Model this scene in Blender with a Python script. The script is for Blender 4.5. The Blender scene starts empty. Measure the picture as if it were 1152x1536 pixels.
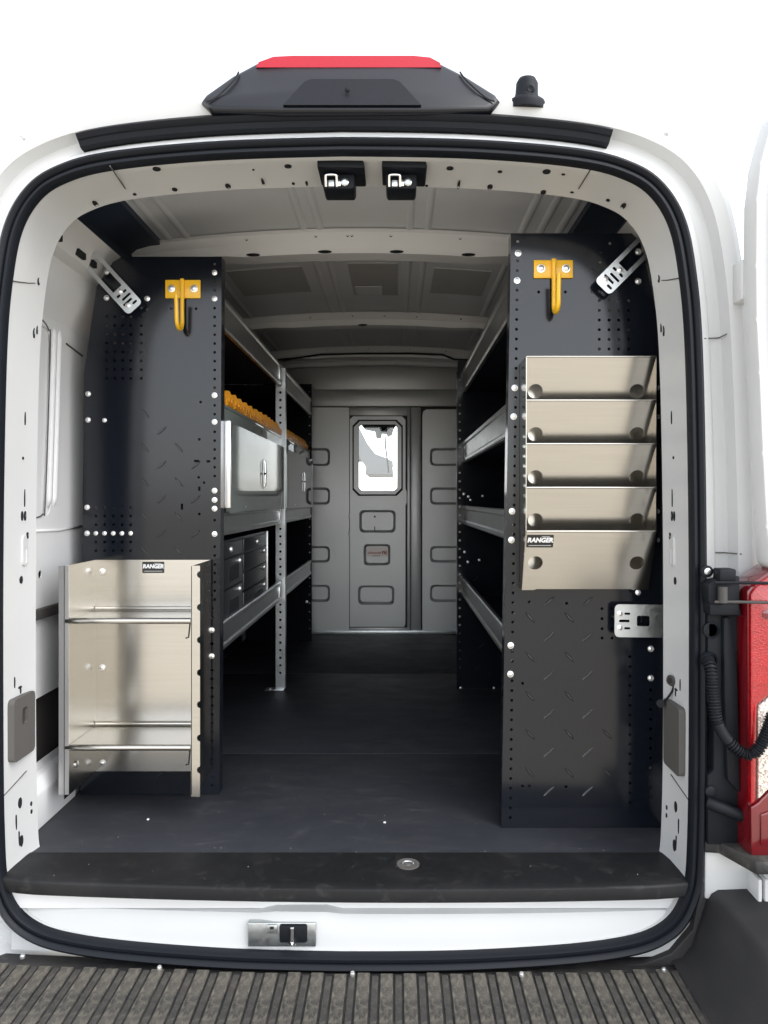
import bpy, bmesh, math, random
from mathutils import Vector, Matrix
R = math.radians
random.seed(7)
sc = bpy.context.scene
COL = sc.collection

# ------------------------------------------------------------------ camera, world, sun, exposure
# metres; y = distance from the camera into the van, x = right, z = up from the ground
CAMX, CAMZ, FPX, VX, VY = 0.12, 1.595, 1136.0, 595.0, 750.0
cam_d = bpy.data.cameras.new('camera'); cam = bpy.data.objects.new('camera', cam_d); COL.objects.link(cam)
cam.location = (CAMX, 0, CAMZ); cam.rotation_euler = (R(90), 0, 0)
cam_d.sensor_fit = 'VERTICAL'; cam_d.sensor_height = 36; cam_d.lens = FPX/1536*36
cam_d.shift_x = (576-VX)/1536; cam_d.shift_y = (VY-768)/1536
cam_d.clip_start = 0.02; cam_d.clip_end = 2000
sc.camera = cam

SUN_EL, SUN_AZ = 50, 126          # soft high sun, to the right and behind the camera
w = bpy.data.worlds.new('World'); sc.world = w; w.use_nodes = True
nt = w.node_tree; nt.nodes.clear()
sky = nt.nodes.new('ShaderNodeTexSky'); sky.sky_type = 'NISHITA'; sky.sun_disc = False
sky.sun_elevation = R(SUN_EL); sky.sun_rotation = R(SUN_AZ)
sky.air_density = 1.0; sky.dust_density = 1.0; sky.ozone_density = 1.0
hsv = nt.nodes.new('ShaderNodeHueSaturation'); hsv.inputs['Saturation'].default_value = 0.22
bgn = nt.nodes.new('ShaderNodeBackground'); bgn.inputs['Strength'].default_value = 0.15
wo = nt.nodes.new('ShaderNodeOutputWorld')
nt.links.new(sky.outputs[0], hsv.inputs['Color']); nt.links.new(hsv.outputs[0], bgn.inputs['Color']); nt.links.new(bgn.outputs[0], wo.inputs[0])
sd = bpy.data.lights.new('sun', 'SUN'); sd.energy = 0.5; sd.angle = R(45); sd.color = (1, .97, .92)
sun = bpy.data.objects.new('sun', sd); COL.objects.link(sun)
sun.location = (4, -4, 8)
az = R(SUN_AZ); el = R(SUN_EL)
sdir = Vector((math.sin(az)*math.cos(el), math.cos(az)*math.cos(el), math.sin(el)))
sun.rotation_euler = sdir.to_track_quat('Z', 'Y').to_euler()
vs = sc.view_settings
vs.view_transform = 'Standard'; vs.look = 'None'; vs.gamma = 1; vs.use_curve_mapping = False
vs.exposure = 1.75
sc.cycles.max_bounces = 14; sc.cycles.diffuse_bounces = 10; sc.cycles.glossy_bounces = 6
sc.cycles.use_denoising = True
sc.cycles.caustics_reflective = False

def X(px, d): return CAMX + (px-VX)/FPX*d
def Z(py, d): return CAMZ - (py-VY)/FPX*d
FZ = 0.70                                      # cargo floor height

# ------------------------------------------------------------------ materials
def mat(name, col, rough=.5, metal=0, var=0, vscale=8, bump=0, bscale=200, rvar=0, coat=0, spec=.5,
        stretch=(1, 1, 1), dirt=None, dirt_scale=3, dirt_lo=.5, dirt_hi=.7, dirt2=None, emit=None, aniso=0, cells=0, cmin=.7):
    m = bpy.data.materials.new(name); m.use_nodes = True
    t = m.node_tree; p = t.nodes['Principled BSDF']; L = t.links
    p.inputs['Base Color'].default_value = (*col, 1); p.inputs['Roughness'].default_value = rough
    p.inputs['Metallic'].default_value = metal; p.inputs['Specular IOR Level'].default_value = spec
    if coat: p.inputs['Coat Weight'].default_value = coat; p.inputs['Coat Roughness'].default_value = .08
    if aniso:
        p.inputs['Anisotropic'].default_value = aniso
        cv = t.nodes.new('ShaderNodeCombineXYZ'); cv.inputs[1].default_value = .15; cv.inputs[2].default_value = 1; L.new(cv.outputs[0], p.inputs['Tangent'])
    tc = t.nodes.new('ShaderNodeTexCoord'); mp = t.nodes.new('ShaderNodeMapping'); mp.inputs['Scale'].default_value = stretch
    L.new(tc.outputs['Object'], mp.inputs[0])
    def noise(scale, det=4, src=None):
        n = t.nodes.new('ShaderNodeTexNoise'); n.inputs['Scale'].default_value = scale; n.inputs['Detail'].default_value = det
        L.new((src or mp).outputs[0], n.inputs['Vector']); return n
    last = None
    if var or dirt:
        n = noise(vscale)
        mx = t.nodes.new('ShaderNodeMix'); mx.data_type = 'RGBA'
        a = tuple(max(0, c*(1-var)) for c in col); b = tuple(min(1, c*(1+var)) for c in col)
        mx.inputs['A'].default_value = (*a, 1); mx.inputs['B'].default_value = (*b, 1)
        L.new(n.outputs['Fac'], mx.inputs['Factor']); last = mx.outputs['Result']
    for dd, sc_, off in ((dirt, dirt_scale, 0), (dirt2, dirt_scale*4.3, .06)):
        if not dd: continue
        n = noise(sc_, 8, tc if False else None); n.inputs['Roughness'].default_value = .65
        n.inputs['Distortion'].default_value = .8
        rp = t.nodes.new('ShaderNodeMapRange'); rp.inputs['From Min'].default_value = dirt_lo+off; rp.inputs['From Max'].default_value = dirt_hi+off
        L.new(n.outputs['Fac'], rp.inputs['Value'])
        mx = t.nodes.new('ShaderNodeMix'); mx.data_type = 'RGBA'; mx.inputs['B'].default_value = (*dd, 1)
        L.new(last, mx.inputs['A']); L.new(rp.outputs[0], mx.inputs['Factor']); last = mx.outputs['Result']
    if last: L.new(last, p.inputs['Base Color'])
    if rvar:
        n = noise(vscale*2.3, 6)
        rp = t.nodes.new('ShaderNodeMapRange'); rp.inputs['From Min'].default_value = .3; rp.inputs['From Max'].default_value = .7
        rp.inputs['To Min'].default_value = max(.02, rough-rvar); rp.inputs['To Max'].default_value = min(1, rough+rvar)
        L.new(n.outputs['Fac'], rp.inputs['Value']); L.new(rp.outputs[0], p.inputs['Roughness'])
    if bump:
        n = noise(bscale, 3); bp = t.nodes.new('ShaderNodeBump'); bp.inputs['Strength'].default_value = bump; bp.inputs['Distance'].default_value = .002
        L.new(n.outputs['Fac'], bp.inputs['Height']); L.new(bp.outputs[0], p.inputs['Normal'])
    if cells:
        vn = t.nodes.new('ShaderNodeTexVoronoi'); vn.inputs['Scale'].default_value = cells; vn.feature = 'F1'
        L.new(mp.outputs[0], vn.inputs['Vector'])
        hs = t.nodes.new('ShaderNodeMapRange'); hs.inputs['From Max'].default_value = .6; hs.inputs['To Min'].default_value = cmin; hs.inputs['To Max'].default_value = 1.1
        sp = t.nodes.new('ShaderNodeSeparateColor'); L.new(vn.outputs['Color'], sp.inputs[0]); L.new(sp.outputs[0], hs.inputs['Value'])
        ml = t.nodes.new('ShaderNodeMix'); ml.data_type = 'RGBA'; ml.blend_type = 'MULTIPLY'; ml.inputs['Factor'].default_value = 1
        ml.inputs['A'].default_value = (*col, 1)
        if last: L.new(last, ml.inputs['A'])
        L.new(hs.outputs[0], ml.inputs['B']); L.new(ml.outputs['Result'], p.inputs['Base Color'])
        bp = t.nodes.new('ShaderNodeBump'); bp.inputs['Strength'].default_value = .45; bp.inputs['Distance'].default_value = .002
        L.new(vn.outputs['Distance'], bp.inputs['Height']); L.new(bp.outputs[0], p.inputs['Normal'])
    if emit: p.inputs['Emission Color'].default_value = (*emit, 1); p.inputs['Emission Strength'].default_value = 1
    return m

M = {}
M['white'] = mat('white_body_paint', (.585, .593, .592), .34, var=.035, vscale=5, spec=.4)
M['inner'] = mat('interior_white_paint', (.78, .785, .79), .42, var=.05, vscale=6, bump=.05, bscale=60)
M['roofin'] = mat('roof_underside_paint', (.72, .74, .765), .5, var=.06, vscale=5)
M['seal'] = mat('black_rubber', (.008, .010, .014), .5, spec=.22, bump=.15, bscale=300)
M['blackplastic'] = mat('black_plastic', (.0075, .009, .0125), .55, spec=.2, bump=.2, bscale=500, var=.2, vscale=20)
M['satinblack'] = mat('satin_black_shell', (.006, .007, .010), .3, spec=.4, var=.1, vscale=6)
M['panel'] = mat('black_powder_coat', (.006, .0078, .012), .145, var=.1, vscale=3)
M['treadmark'] = mat('glinting_tread_coat', (.085, .088, .092), .24, .75)  # lighter metal tone puts the glints of the black marks into the colour
M['mat'] = mat('floor_mat', (.023, .025, .0325), .56, stretch=(.75, 1.5, 1), var=.25, vscale=4, bump=.35, bscale=700, rvar=.06, dirt=(.036, .038, .044), dirt_scale=3.2, dirt_lo=.48, dirt_hi=.78, dirt2=(.065, .066, .070))
M['sillplate'] = mat('sill_plate_plastic', (.008, .0085, .0095), .55, spec=.3, var=.25, vscale=5, bump=.3, bscale=600, rvar=.06, dirt=(.018, .018, .019), dirt_scale=5, dirt_lo=.50, dirt_hi=.76, dirt2=(.036, .036, .036))
M['alu'] = mat('brushed_aluminium', (.56, .54, .50), .20, 1, var=.10, vscale=1, stretch=(5, 5, 260), aniso=.75)
M['galv'] = mat('galvanised_steel', (.62, .65, .66), .36, 1, var=.12, vscale=40, rvar=.08)
M['zinc'] = mat('zinc_bolt', (.85, .85, .85), .3, .85)
M['tray'] = mat('shelf_aluminium', (.60, .61, .61), .34, 1, var=.06, vscale=10, rvar=.06)
M['partition'] = mat('grey_partition_paint', (.62, .635, .635), .40, .5, var=.05, vscale=4, bump=.12, bscale=350)
M['cabinet'] = mat('cabinet_grey_green', (.19, .215, .205), .045, 0, var=.05, vscale=5, spec=.18)
M['yellow'] = mat('yellow_paint', (.90, .50, .020), .35, var=.05, coat=.2)
M['orange'] = mat('orange_plastic', (.92, .40, .015), .4, var=.05)
M['drawer'] = mat('charcoal_drawer', (.020, .022, .025), .35, var=.1)
M['drawerdark'] = mat('drawer_pull_recess', (.012, .013, .016), .5)
M['dark'] = mat('dark_navy_sheet', (.010, .013, .021), .7, var=.2, spec=.08)  # on the tray bottoms this near-black holds their shade
M['channel'] = mat('shadow_gap_navy', (.030, .042, .066), .5, var=.1)  # shade of the rail gap, put into the colour
M['void'] = mat('body_cavity', (.006, .007, .009), .9)
M['taupe'] = mat('taupe_plastic', (.095, .090, .085), .6, bump=.2, bscale=600)
M['taupe_d'] = mat('taupe_plastic_recess', (.045, .042, .04), .6)
M['bumper'] = mat('bumper_plastic', (.016, .016, .017), .62, var=.3, vscale=9, bump=.4, bscale=250, dirt=(.055, .050, .043), dirt_scale=7, dirt_lo=.48, dirt_hi=.72, dirt2=(.09, .082, .068))
M['riblight'] = mat('dusty_bumper_rib', (.030, .029, .027), .7, var=.3, vscale=14, bump=.4, bscale=250, stretch=(1.25, .85, 1), dirt=(.115, .104, .086), dirt_scale=13, dirt_lo=.42, dirt_hi=.64, dirt2=(.15, .135, .108))
M['bumperclean'] = mat('smooth_bumper_plastic', (.018, .018, .019), .6, var=.2, vscale=5, bump=.15, bscale=500, dirt=(.034, .032, .029), dirt_scale=2.5, dirt_lo=.45, dirt_hi=.85)
M['ribdark'] = mat('worn_bumper_rib', (.028, .027, .026), .7, var=.3, vscale=14, bump=.4, bscale=250, dirt=(.070, .063, .053), dirt_scale=11, dirt_lo=.44, dirt_hi=.70, dirt2=(.11, .10, .082))
M['red'] = mat('red_lens', (.33, .002, .007), .1, var=.25, vscale=25, coat=1, cells=300)
M['reddark'] = mat('dark_red_lens', (.13, .003, .007), .1, coat=1)
M['redtop'] = mat('brake_light_lens', (.38, .007, .020), .2)
M['clear'] = mat('clear_lens', (.75, .66, .60), .12, .3, var=.2, vscale=30, cells=260, cmin=.35, coat=1)
M['chrome'] = mat('chrome', (.9, .9, .9), .12, 1)
M['sticker'] = mat('black_sticker', (.015, .014, .013), .4)
M['print'] = mat('white_print', (.8, .8, .8), .5)
M['printred'] = mat('dull_red_print', (.36, .15, .14), .5, .4)
M['signback'] = mat('pinkish_sticker', (.56, .51, .49), .42, .5)
M['pad'] = mat('roof_sound_pad', (.46, .465, .455), .7, var=.1, vscale=30)
M['padlight'] = mat('roof_pad_foil', (.55, .56, .55), .4, var=.1, vscale=20)
M['ground'] = mat('tan_gravel', (.49, .44, .36), .9, var=.25, vscale=.6, bump=.6, bscale=30)
M['concrete'] = mat('grey_concrete', (.27, .27, .265), .85, var=.15, vscale=2)
M['kerb'] = mat('pale_kerb', (.56, .55, .52), .8, var=.1, vscale=6)
M['greyroof'] = mat('grey_roof', (.12, .13, .145), .7, var=.15, vscale=.6)
M['cab'] = mat('cab_trim', (.008, .009, .011), .8, spec=.1)
def glass(name, tint):
    m = bpy.data.materials.new(name); m.use_nodes = True; t = m.node_tree; t.nodes.clear()
    tr = t.nodes.new('ShaderNodeBsdfTransparent'); tr.inputs[0].default_value = (*tint, 1)
    gl = t.nodes.new('ShaderNodeBsdfGlossy'); gl.inputs['Roughness'].default_value = .03
    mx = t.nodes.new('ShaderNodeMixShader'); o = t.nodes.new('ShaderNodeOutputMaterial')
    mx.inputs[0].default_value = .07; t.links.new(tr.outputs[0], mx.inputs[1]); t.links.new(gl.outputs[0], mx.inputs[2]); t.links.new(mx.outputs[0], o.inputs[0])
    return m
M['glass'] = glass('window_glass', (.985, .99, .988))

# ------------------------------------------------------------------ builders
def link(name, me, m, parent=None, smooth=False, label=None):
    if m is not None: me.materials.append(M[m])
    if smooth:
        for p in me.polygons: p.use_smooth = True
    o = bpy.data.objects.new(name, me); COL.objects.link(o)
    if parent is not None: attach(o, parent)
    if label: o['label'] = label
    return o
def attach(o, parent):
    o.parent = parent
    if parent.type == 'EMPTY': o.matrix_parent_inverse = Matrix.Translation(-parent.location)
def thing(name, loc, label, cat, group=None):
    e = bpy.data.objects.new(name, None); COL.objects.link(e); e.location = loc; e.empty_display_size = .05
    e['label'] = label; e['category'] = cat
    if group: e['group'] = group
    return e
def tag(o, label, cat, group=None):
    o['label'] = label; o['category'] = cat
    if group: o['group'] = group
def raw(name, verts, faces, m, parent=None, smooth=False, recalc=True, label=None, auto=None):
    me = bpy.data.meshes.new(name); me.from_pydata([tuple(v) for v in verts], [], faces)
    if recalc:
        bm = bmesh.new(); bm.from_mesh(me); bmesh.ops.recalc_face_normals(bm, faces=bm.faces); bm.to_mesh(me); bm.free()
    o = link(name, me, m, parent, smooth or auto is not None, label)
    if auto is not None: sharp(me, auto)
    return o
def sharp(me, ang):
    try: me.set_sharp_from_angle(angle=R(ang))
    except Exception: pass
def bmobj(name, bm, m, parent=None, smooth=False, auto=None, label=None):
    me = bpy.data.meshes.new(name); bm.to_mesh(me); bm.free()
    o = link(name, me, m, parent, smooth or auto is not None, label)
    if auto is not None: sharp(me, auto)
    return o
def addbox(bm, x0, x1, y0, y1, z0, z1, bev=0, seg=2):
    b = bmesh.new(); r = bmesh.ops.create_cube(b, size=1)
    for v in b.verts: v.co = Vector(((x0+x1)/2+v.co.x*(x1-x0), (y0+y1)/2+v.co.y*(y1-y0), (z0+z1)/2+v.co.z*(z1-z0)))
    if bev: bmesh.ops.bevel(b, geom=list(b.edges), offset=bev, segments=seg, profile=.5, affect='EDGES')
    tmp = bpy.data.meshes.new('t'); b.to_mesh(tmp); b.free(); bm.from_mesh(tmp); bpy.data.meshes.remove(tmp)
def box(name, x0, x1, y0, y1, z0, z1, m, parent=None, bev=0, seg=2, label=None):
    bm = bmesh.new(); addbox(bm, x0, x1, y0, y1, z0, z1, bev, seg)
    return bmobj(name, bm, m, parent, auto=40 if bev else None, label=label)
def tube_geo(path, r, n=10, cap=True):
    path = [Vector(p) for p in path]; V = []; F = []
    up = Vector((.13, .27, .95)).normalized(); prev = None
    for i, p in enumerate(path):
        t = (path[min(i+1, len(path)-1)]-path[max(i-1, 0)]).normalized()
        if prev is None: a = t.cross(up).normalized()
        else: a = (prev-t*prev.dot(t)).normalized()
        prev = a; b = t.cross(a)
        rr = r[i] if isinstance(r, (list, tuple)) else r
        for k in range(n):
            q = 2*math.pi*k/n; V.append(p+a*math.cos(q)*rr+b*math.sin(q)*rr)
    for i in range(len(path)-1):
        for k in range(n):
            F.append((i*n+k, i*n+(k+1) % n, (i+1)*n+(k+1) % n, (i+1)*n+k))
    if cap: F.append(tuple(range(n))); F.append(tuple(range((len(path)-1)*n, len(path)*n)))
    return V, F
def tube(name, path, r, m, parent=None, n=10, label=None):
    V, F = tube_geo(path, r, n); return raw(name, V, F, m, parent, auto=50, label=label)
def lathe_geo(prof, origin, axis, n=14):
    axis = Vector(axis).normalized(); a = axis.orthogonal().normalized(); b = axis.cross(a); o = Vector(origin)
    V = []; F = []
    for (r, h) in prof:
        for k in range(n):
            q = 2*math.pi*k/n; V.append(o+axis*h+(a*math.cos(q)+b*math.sin(q))*r)
    for i in range(len(prof)-1):
        for k in range(n): F.append((i*n+k, i*n+(k+1) % n, (i+1)*n+(k+1) % n, (i+1)*n+k))
    F.append(tuple(range(n))); F.append(tuple(range((len(prof)-1)*n, len(prof)*n)))
    return V, F
def lathe(name, prof, origin, axis, m, parent=None, n=14, label=None):
    V, F = lathe_geo(prof, origin, axis, n); return raw(name, V, F, m, parent, auto=40, label=label)
def circ(u, v, r, n=8, ph=0.39): return [(u+r*math.cos(ph+2*math.pi*k/n), v+r*math.sin(ph+2*math.pi*k/n)) for k in range(n)]
def rrect(u0, u1, v0, v1, r, n=4):
    P = []
    for (cu, cv, a0) in ((u1-r, v1-r, 0), (u0+r, v1-r, 90), (u0+r, v0+r, 180), (u1-r, v0+r, 270)):
        for k in range(n+1):
            q = R(a0+90*k/n); P.append((cu+r*math.cos(q), cv+r*math.sin(q)))
    return P
XZ = Matrix(((1, 0, 0, 0), (0, 0, 1, 0), (0, 1, 0, 0), (0, 0, 0, 1)))        # local (u,v,w) -> x=u, z=v, y=w
def frame(o, ux, vx):
    ux = Vector(ux).normalized(); vx = Vector(vx); vx = (vx-ux*vx.dot(ux)).normalized(); wx = vx.cross(ux)
    m = Matrix.Identity(4)
    for i in range(3): m[i][0] = ux[i]; m[i][1] = vx[i]; m[i][2] = wx[i]; m[i][3] = o[i]
    return m
def plate(name, outline, holes, th, m, parent=None, T=XZ, label=None):
    """flat sheet with real holes: outline and holes are (u,v) loops, w runs 0..th"""
    bm = bmesh.new(); loops = []; edges = []
    for lp in [outline]+list(holes):
        vs_ = [bm.verts.new((u, v, 0)) for u, v in lp]; loops.append(vs_)
        for i in range(len(vs_)): edges.append(bm.edges.new((vs_[i], vs_[(i+1) % len(vs_)])))
    bm.verts.index_update()
    bmesh.ops.triangle_fill(bm, use_beauty=True, use_dissolve=False, edges=edges, normal=(0, 0, -1))
    bm.verts.index_update()
    V = [v.co.copy() for v in bm.verts]; tris = [tuple(v.index for v in f.verts) for f in bm.faces]
    li = [[v.index for v in lp] for lp in loops]; bm.free()
    n = len(V); VV = [T @ v for v in V]+[T @ (v+Vector((0, 0, th))) for v in V]
    F = list(tris)+[tuple(i+n for i in reversed(t)) for t in tris]
    for lp in li:
        for i in range(len(lp)):
            a, b = lp[i], lp[(i+1) % len(lp)]; F.append((a, b, b+n, a+n))
    return raw(name, VV, F, m, parent, label=label)
def prism(name, poly, axis, a0, a1, m, parent=None, bev=0, auto=40, label=None):
    """polygon extruded along axis 'x','y' or 'z' ; poly = 2-D loop of the other two axes in order"""
    def P(p, a): return {'x': (a, p[0], p[1]), 'y': (p[0], a, p[1]), 'z': (p[0], p[1], a)}[axis]
    n = len(poly); bm = bmesh.new()
    A = [bm.verts.new(P(p, a0)) for p in poly]; B = [bm.verts.new(P(p, a1)) for p in poly]
    bm.faces.new(A); bm.faces.new(list(reversed(B)))
    for i in range(n): bm.faces.new((A[i], B[i], B[(i+1) % n], A[(i+1) % n]))
    bmesh.ops.recalc_face_normals(bm, faces=bm.faces)
    if bev: bmesh.ops.bevel(bm, geom=list(bm.edges), offset=bev, segments=2, profile=.5, affect='EDGES')
    return bmobj(name, bm, m, parent, auto=auto, label=label)
def strip(name, prof, y0, y1, m, parent=None, th=.0015, label=None):
    """open (x,z) profile of sheet metal run along y, given real thickness"""
    V = []; F = []; n = len(prof)
    nrm = []
    for i in range(n):
        a = Vector(prof[max(i-1, 0)]); b = Vector(prof[min(i+1, n-1)]); t = (b-a).normalized(); nrm.append(Vector((-t.y, t.x)))
    for y in (y0, y1):
        for s in (0, th):
            for p, q in zip(prof, nrm): V.append((p[0]+q.x*s, y, p[1]+q.y*s))
    for i in range(n-1):
        F.append((i, i+1, 2*n+i+1, 2*n+i)); F.append((n+i, 3*n+i, 3*n+i+1, n+i+1))
        F.append((i, n+i, n+i+1, i+1)); F.append((2*n+i, 2*n+i+1, 3*n+i+1, 3*n+i))
    F.append((0, 2*n, 3*n, n)); F.append((n-1, 2*n-1, 4*n-1, 3*n-1))
    return raw(name, V, F, m, parent, label=label)
def mesh_of(o): return o.data
def inst(name, me, loc, parent, rot=(0, 0, 0), scale=(1, 1, 1)):
    o = bpy.data.objects.new(name, me); COL.objects.link(o); o.location = loc; o.rotation_euler = rot; o.scale = scale
    if parent is not None: attach(o, parent)
    return o
def proto(V, F, m, auto=40):
    me = bpy.data.meshes.new('piece'); me.from_pydata([tuple(v) for v in V], [], F)
    bm = bmesh.new(); bm.from_mesh(me); bmesh.ops.recalc_face_normals(bm, faces=bm.faces); bm.to_mesh(me); bm.free()
    me.materials.append(M[m])
    for p in me.polygons: p.use_smooth = True
    sharp(me, auto); return me
def catmull(P, n):
    out = []
    for i in range(len(P)-1):
        p0 = Vector(P[max(i-1, 0)]); p1 = Vector(P[i]); p2 = Vector(P[i+1]); p3 = Vector(P[min(i+2, len(P)-1)])
        for k in range(n):
            t = k/n
            out.append(.5*((2*p1)+(-p0+p2)*t+(2*p0-5*p1+4*p2-p3)*t*t+(-p0+3*p1-3*p2+p3)*t**3))
    out.append(Vector(P[-1])); return out
def textmesh(name, s, size, T, m, parent, shear=0, bold=0):
    c = bpy.data.curves.new('txt', 'FONT'); c.body = s; c.size = size; c.align_x = 'CENTER'; c.align_y = 'CENTER'; c.shear = shear; c.offset = bold; c.extrude = .0002; c.resolution_u = 3
    o = bpy.data.objects.new('txt', c); COL.objects.link(o)
    dg = bpy.context.evaluated_depsgraph_get(); me = bpy.data.meshes.new_from_object(o.evaluated_get(dg))
    bpy.data.objects.remove(o); me.transform(T); me.name = name
    me.materials.clear()
    return link(name, me, m, parent)

# pieces that repeat
BOLT = proto(*lathe_geo([(.0085, 0), (.0085, -.0015), (.0062, -.0018), (.0062, -.004), (.004, -.0055), (.0012, -.006)], (0, 0, 0), (0, 1, 0), 10), 'zinc')
def tread_geo():
    V = []; n = 10; L_, W_ = .019, .0042
    for k in range(n):
        q = 2*math.pi*k/n; V.append((L_*math.cos(q), 0, W_*math.sin(q)*(1-.35*abs(math.cos(q)))))
    for k in range(n):
        q = 2*math.pi*k/n; V.append((L_*.62*math.cos(q), -.0030, W_*.30*math.sin(q)))
    F = [(k, (k+1) % n, n+(k+1) % n, n+k) for k in range(n)]+[tuple(range(n, 2*n)), tuple(range(n))]
    return V, F
TREAD = proto(*tread_geo(), 'treadmark', 30)
PLUG = proto(*lathe_geo([(.0095, .002), (.0095, -.0012), (.0082, -.0014), (.0074, -.0004), (.003, -.0002)], (0, 0, 0), (0, 1, 0), 12), 'void')

# ================================================================== THE SETTING
g = raw('ground', [(-900, -900, 0), (900, -900, 0), (900, 900, 0), (-900, 900, 0)], [(0, 1, 2, 3)], 'ground'); g['kind'] = 'structure'

# ================================================================== THE VAN
van = thing('cargo_van', (0, 1.75, 0), 'white cargo van seen from behind with its rear doors open', 'van')
XC = -.006
S_C = [(0, .524), (.30, .528), (.60, .546), (.735, .582), (.796, .662), (.812, .80), (.816, 1.2), (.814, 1.6), (.806, 1.95), (.792, 2.12), (.768, 2.24), (.722, 2.318), (.655, 2.362), (.54, 2.39), (.30, 2.408), (0, 2.414)]
O_C = [(0, .40), (.33, .40), (.66, .40), (.85, .42), (.975, .52), (1.015, .75), (1.025, 1.2), (1.02, 1.6), (1.0, 1.98), (.982, 2.17), (.950, 2.32), (.895, 2.425), (.80, 2.497), (.64, 2.547), (.34, 2.576), (0, 2.585)]
NS = 7
Sh = catmull(S_C, NS); Oh = catmull(O_C, NS)
Sh = [Vector((p[0]*1.02, p[1])) for p in Sh]
S_L = [Vector((p.x, p.y)) for p in Sh]+[Vector((-p.x, p.y)) for p in reversed(Sh[1:-1])]
O_L = [Vector((p.x, p.y)) for p in Oh]+[Vector((-p.x, p.y)) for p in reversed(Oh[1:-1])]
NL = len(S_L)
def normals(Lp):
    out = []
    for i in range(len(Lp)):
        t = (Lp[(i+1) % len(Lp)]-Lp[i-1]).normalized(); out.append(Vector((t.y, -t.x)))
    return out
S_N = normals(S_L)
def bend(x): return .030*(x/.8)**2-.012*(x/.8)
def pt(i, e=0, f=None, y=1.77):
    p = S_L[i]+S_N[i]*e if f is None else S_L[i]+(O_L[i]-S_L[i])*f
    return Vector((p.x+XC, y+bend(p.x), p.y))
def ring(name, rows, m, parent, closed=False, idx=None, auto=35):
    ids = list(range(NL)) if idx is None else idx
    n = len(ids); V = []; F = []
    for (e, f, y) in rows:
        for i in ids: V.append(pt(i, e, f, y))
    k = len(rows)
    rr = range(k) if closed else range(k-1)
    for a in rr:
        b = (a+1) % k
        for j in range(n if idx is None else n-1):
            F.append((a*n+j, a*n+(j+1) % n, b*n+(j+1) % n, b*n+j))
    if idx is not None and closed:
        F.append(tuple(a*n for a in range(k))); F.append(tuple(a*n+n-1 for a in reversed(range(k))))
    return raw(name, V, F, m, parent, auto=auto)
# rear body ring: inner jamb return, seal flange, gutter steps, outer skin
ring('body_frame', [(-.020, None, 1.918), (-.026, None, 1.914), (-.024, None, 1.902), (-.017, None, 1.865), (-.014, None, 1.80), (-.013, None, 1.772), (-.010, None, 1.768),
                    (.026, None, 1.768), (.030, None, 1.776), (0, .26, 1.782), (0, .30, 1.79), (0, .32, 1.802), (0, .50, 1.806), (0, .535, 1.795), (0, .56, 1.775),
                    (0, .72, 1.768), (0, .80, 1.775), (0, .88, 1.80), (0, .955, 1.845), (0, .99, 1.91), (0, 1.0, 2.0), (0, 1.0, 3.5), (0, 1.0, 5.12)], 'white', van)
ring('door_seal', [(-.0155, None, 1.772), (-.0155, None, 1.752), (-.011, None, 1.744), (-.005, None, 1.745), (-.003, None, 1.752), (.0005, None, 1.752), (.003, None, 1.743), (.010, None, 1.738), (.017, None, 1.743), (.020, None, 1.756), (.020, None, 1.772)], 'seal', van, closed=True, auto=60)
# black gutter trim above the opening
top = [i for i in range(NL) if S_L[i].y > 2.2 and -.615 < S_L[i].x < .625]
top.sort(key=lambda i: -S_L[i].x)
top = [i for i in top]
ring('gutter_trim', [(.051, None, 1.81), (.051, None, 1.774), (.054, None, 1.768), (.066, None, 1.764), (.068, None, 1.760), (.079, None, 1.754), (.083, None, 1.758), (.084, None, 1.81)], 'blackplastic', van, closed=True, idx=top)
# spot-weld humps on the white flange between seal and trim
HUMP = proto(*lathe_geo([(.016, .001), (.015, -.002), (.010, -.004), (.002, -.0045)], (0, 0, 0), (0, 1, 0), 10), 'white', 80)
for k in range(13):
    x = -.60+k*.1
    i = min((j for j in top), key=lambda j: abs(S_L[j].x-x)); p = pt(i, 0, .20, 1.777)
    inst('weld_hump', HUMP, (x+XC, p.y, p.z-.004), van, (0, 0, 0), (1.5, 1, .45))
# inner roof skin and side walls
def arch(x): return 2.535-.055*(x/.8)**2
NX = 25
xs = [-.82+1.64*k/(NX-1) for k in range(NX)]
V = []; F = []
ysr = [1.93, 2.5, 3.6, 4.45, 5.09]
for y in ysr:
    for x in xs: V.append((x, y, arch(x)))
for a in range(len(ysr)-1):
    for j in range(NX-1): F.append((a*NX+j, a*NX+j+1, (a+1)*NX+j+1, (a+1)*NX+j))
n0 = len(V)
V += [(v[0], v[1], v[2]+.012) for v in V]; F += [tuple(i+n0 for i in reversed(f)) for f in F]
roof = raw('roof_lining', V, F, 'roofin', van, smooth=True, recalc=False)
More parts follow.
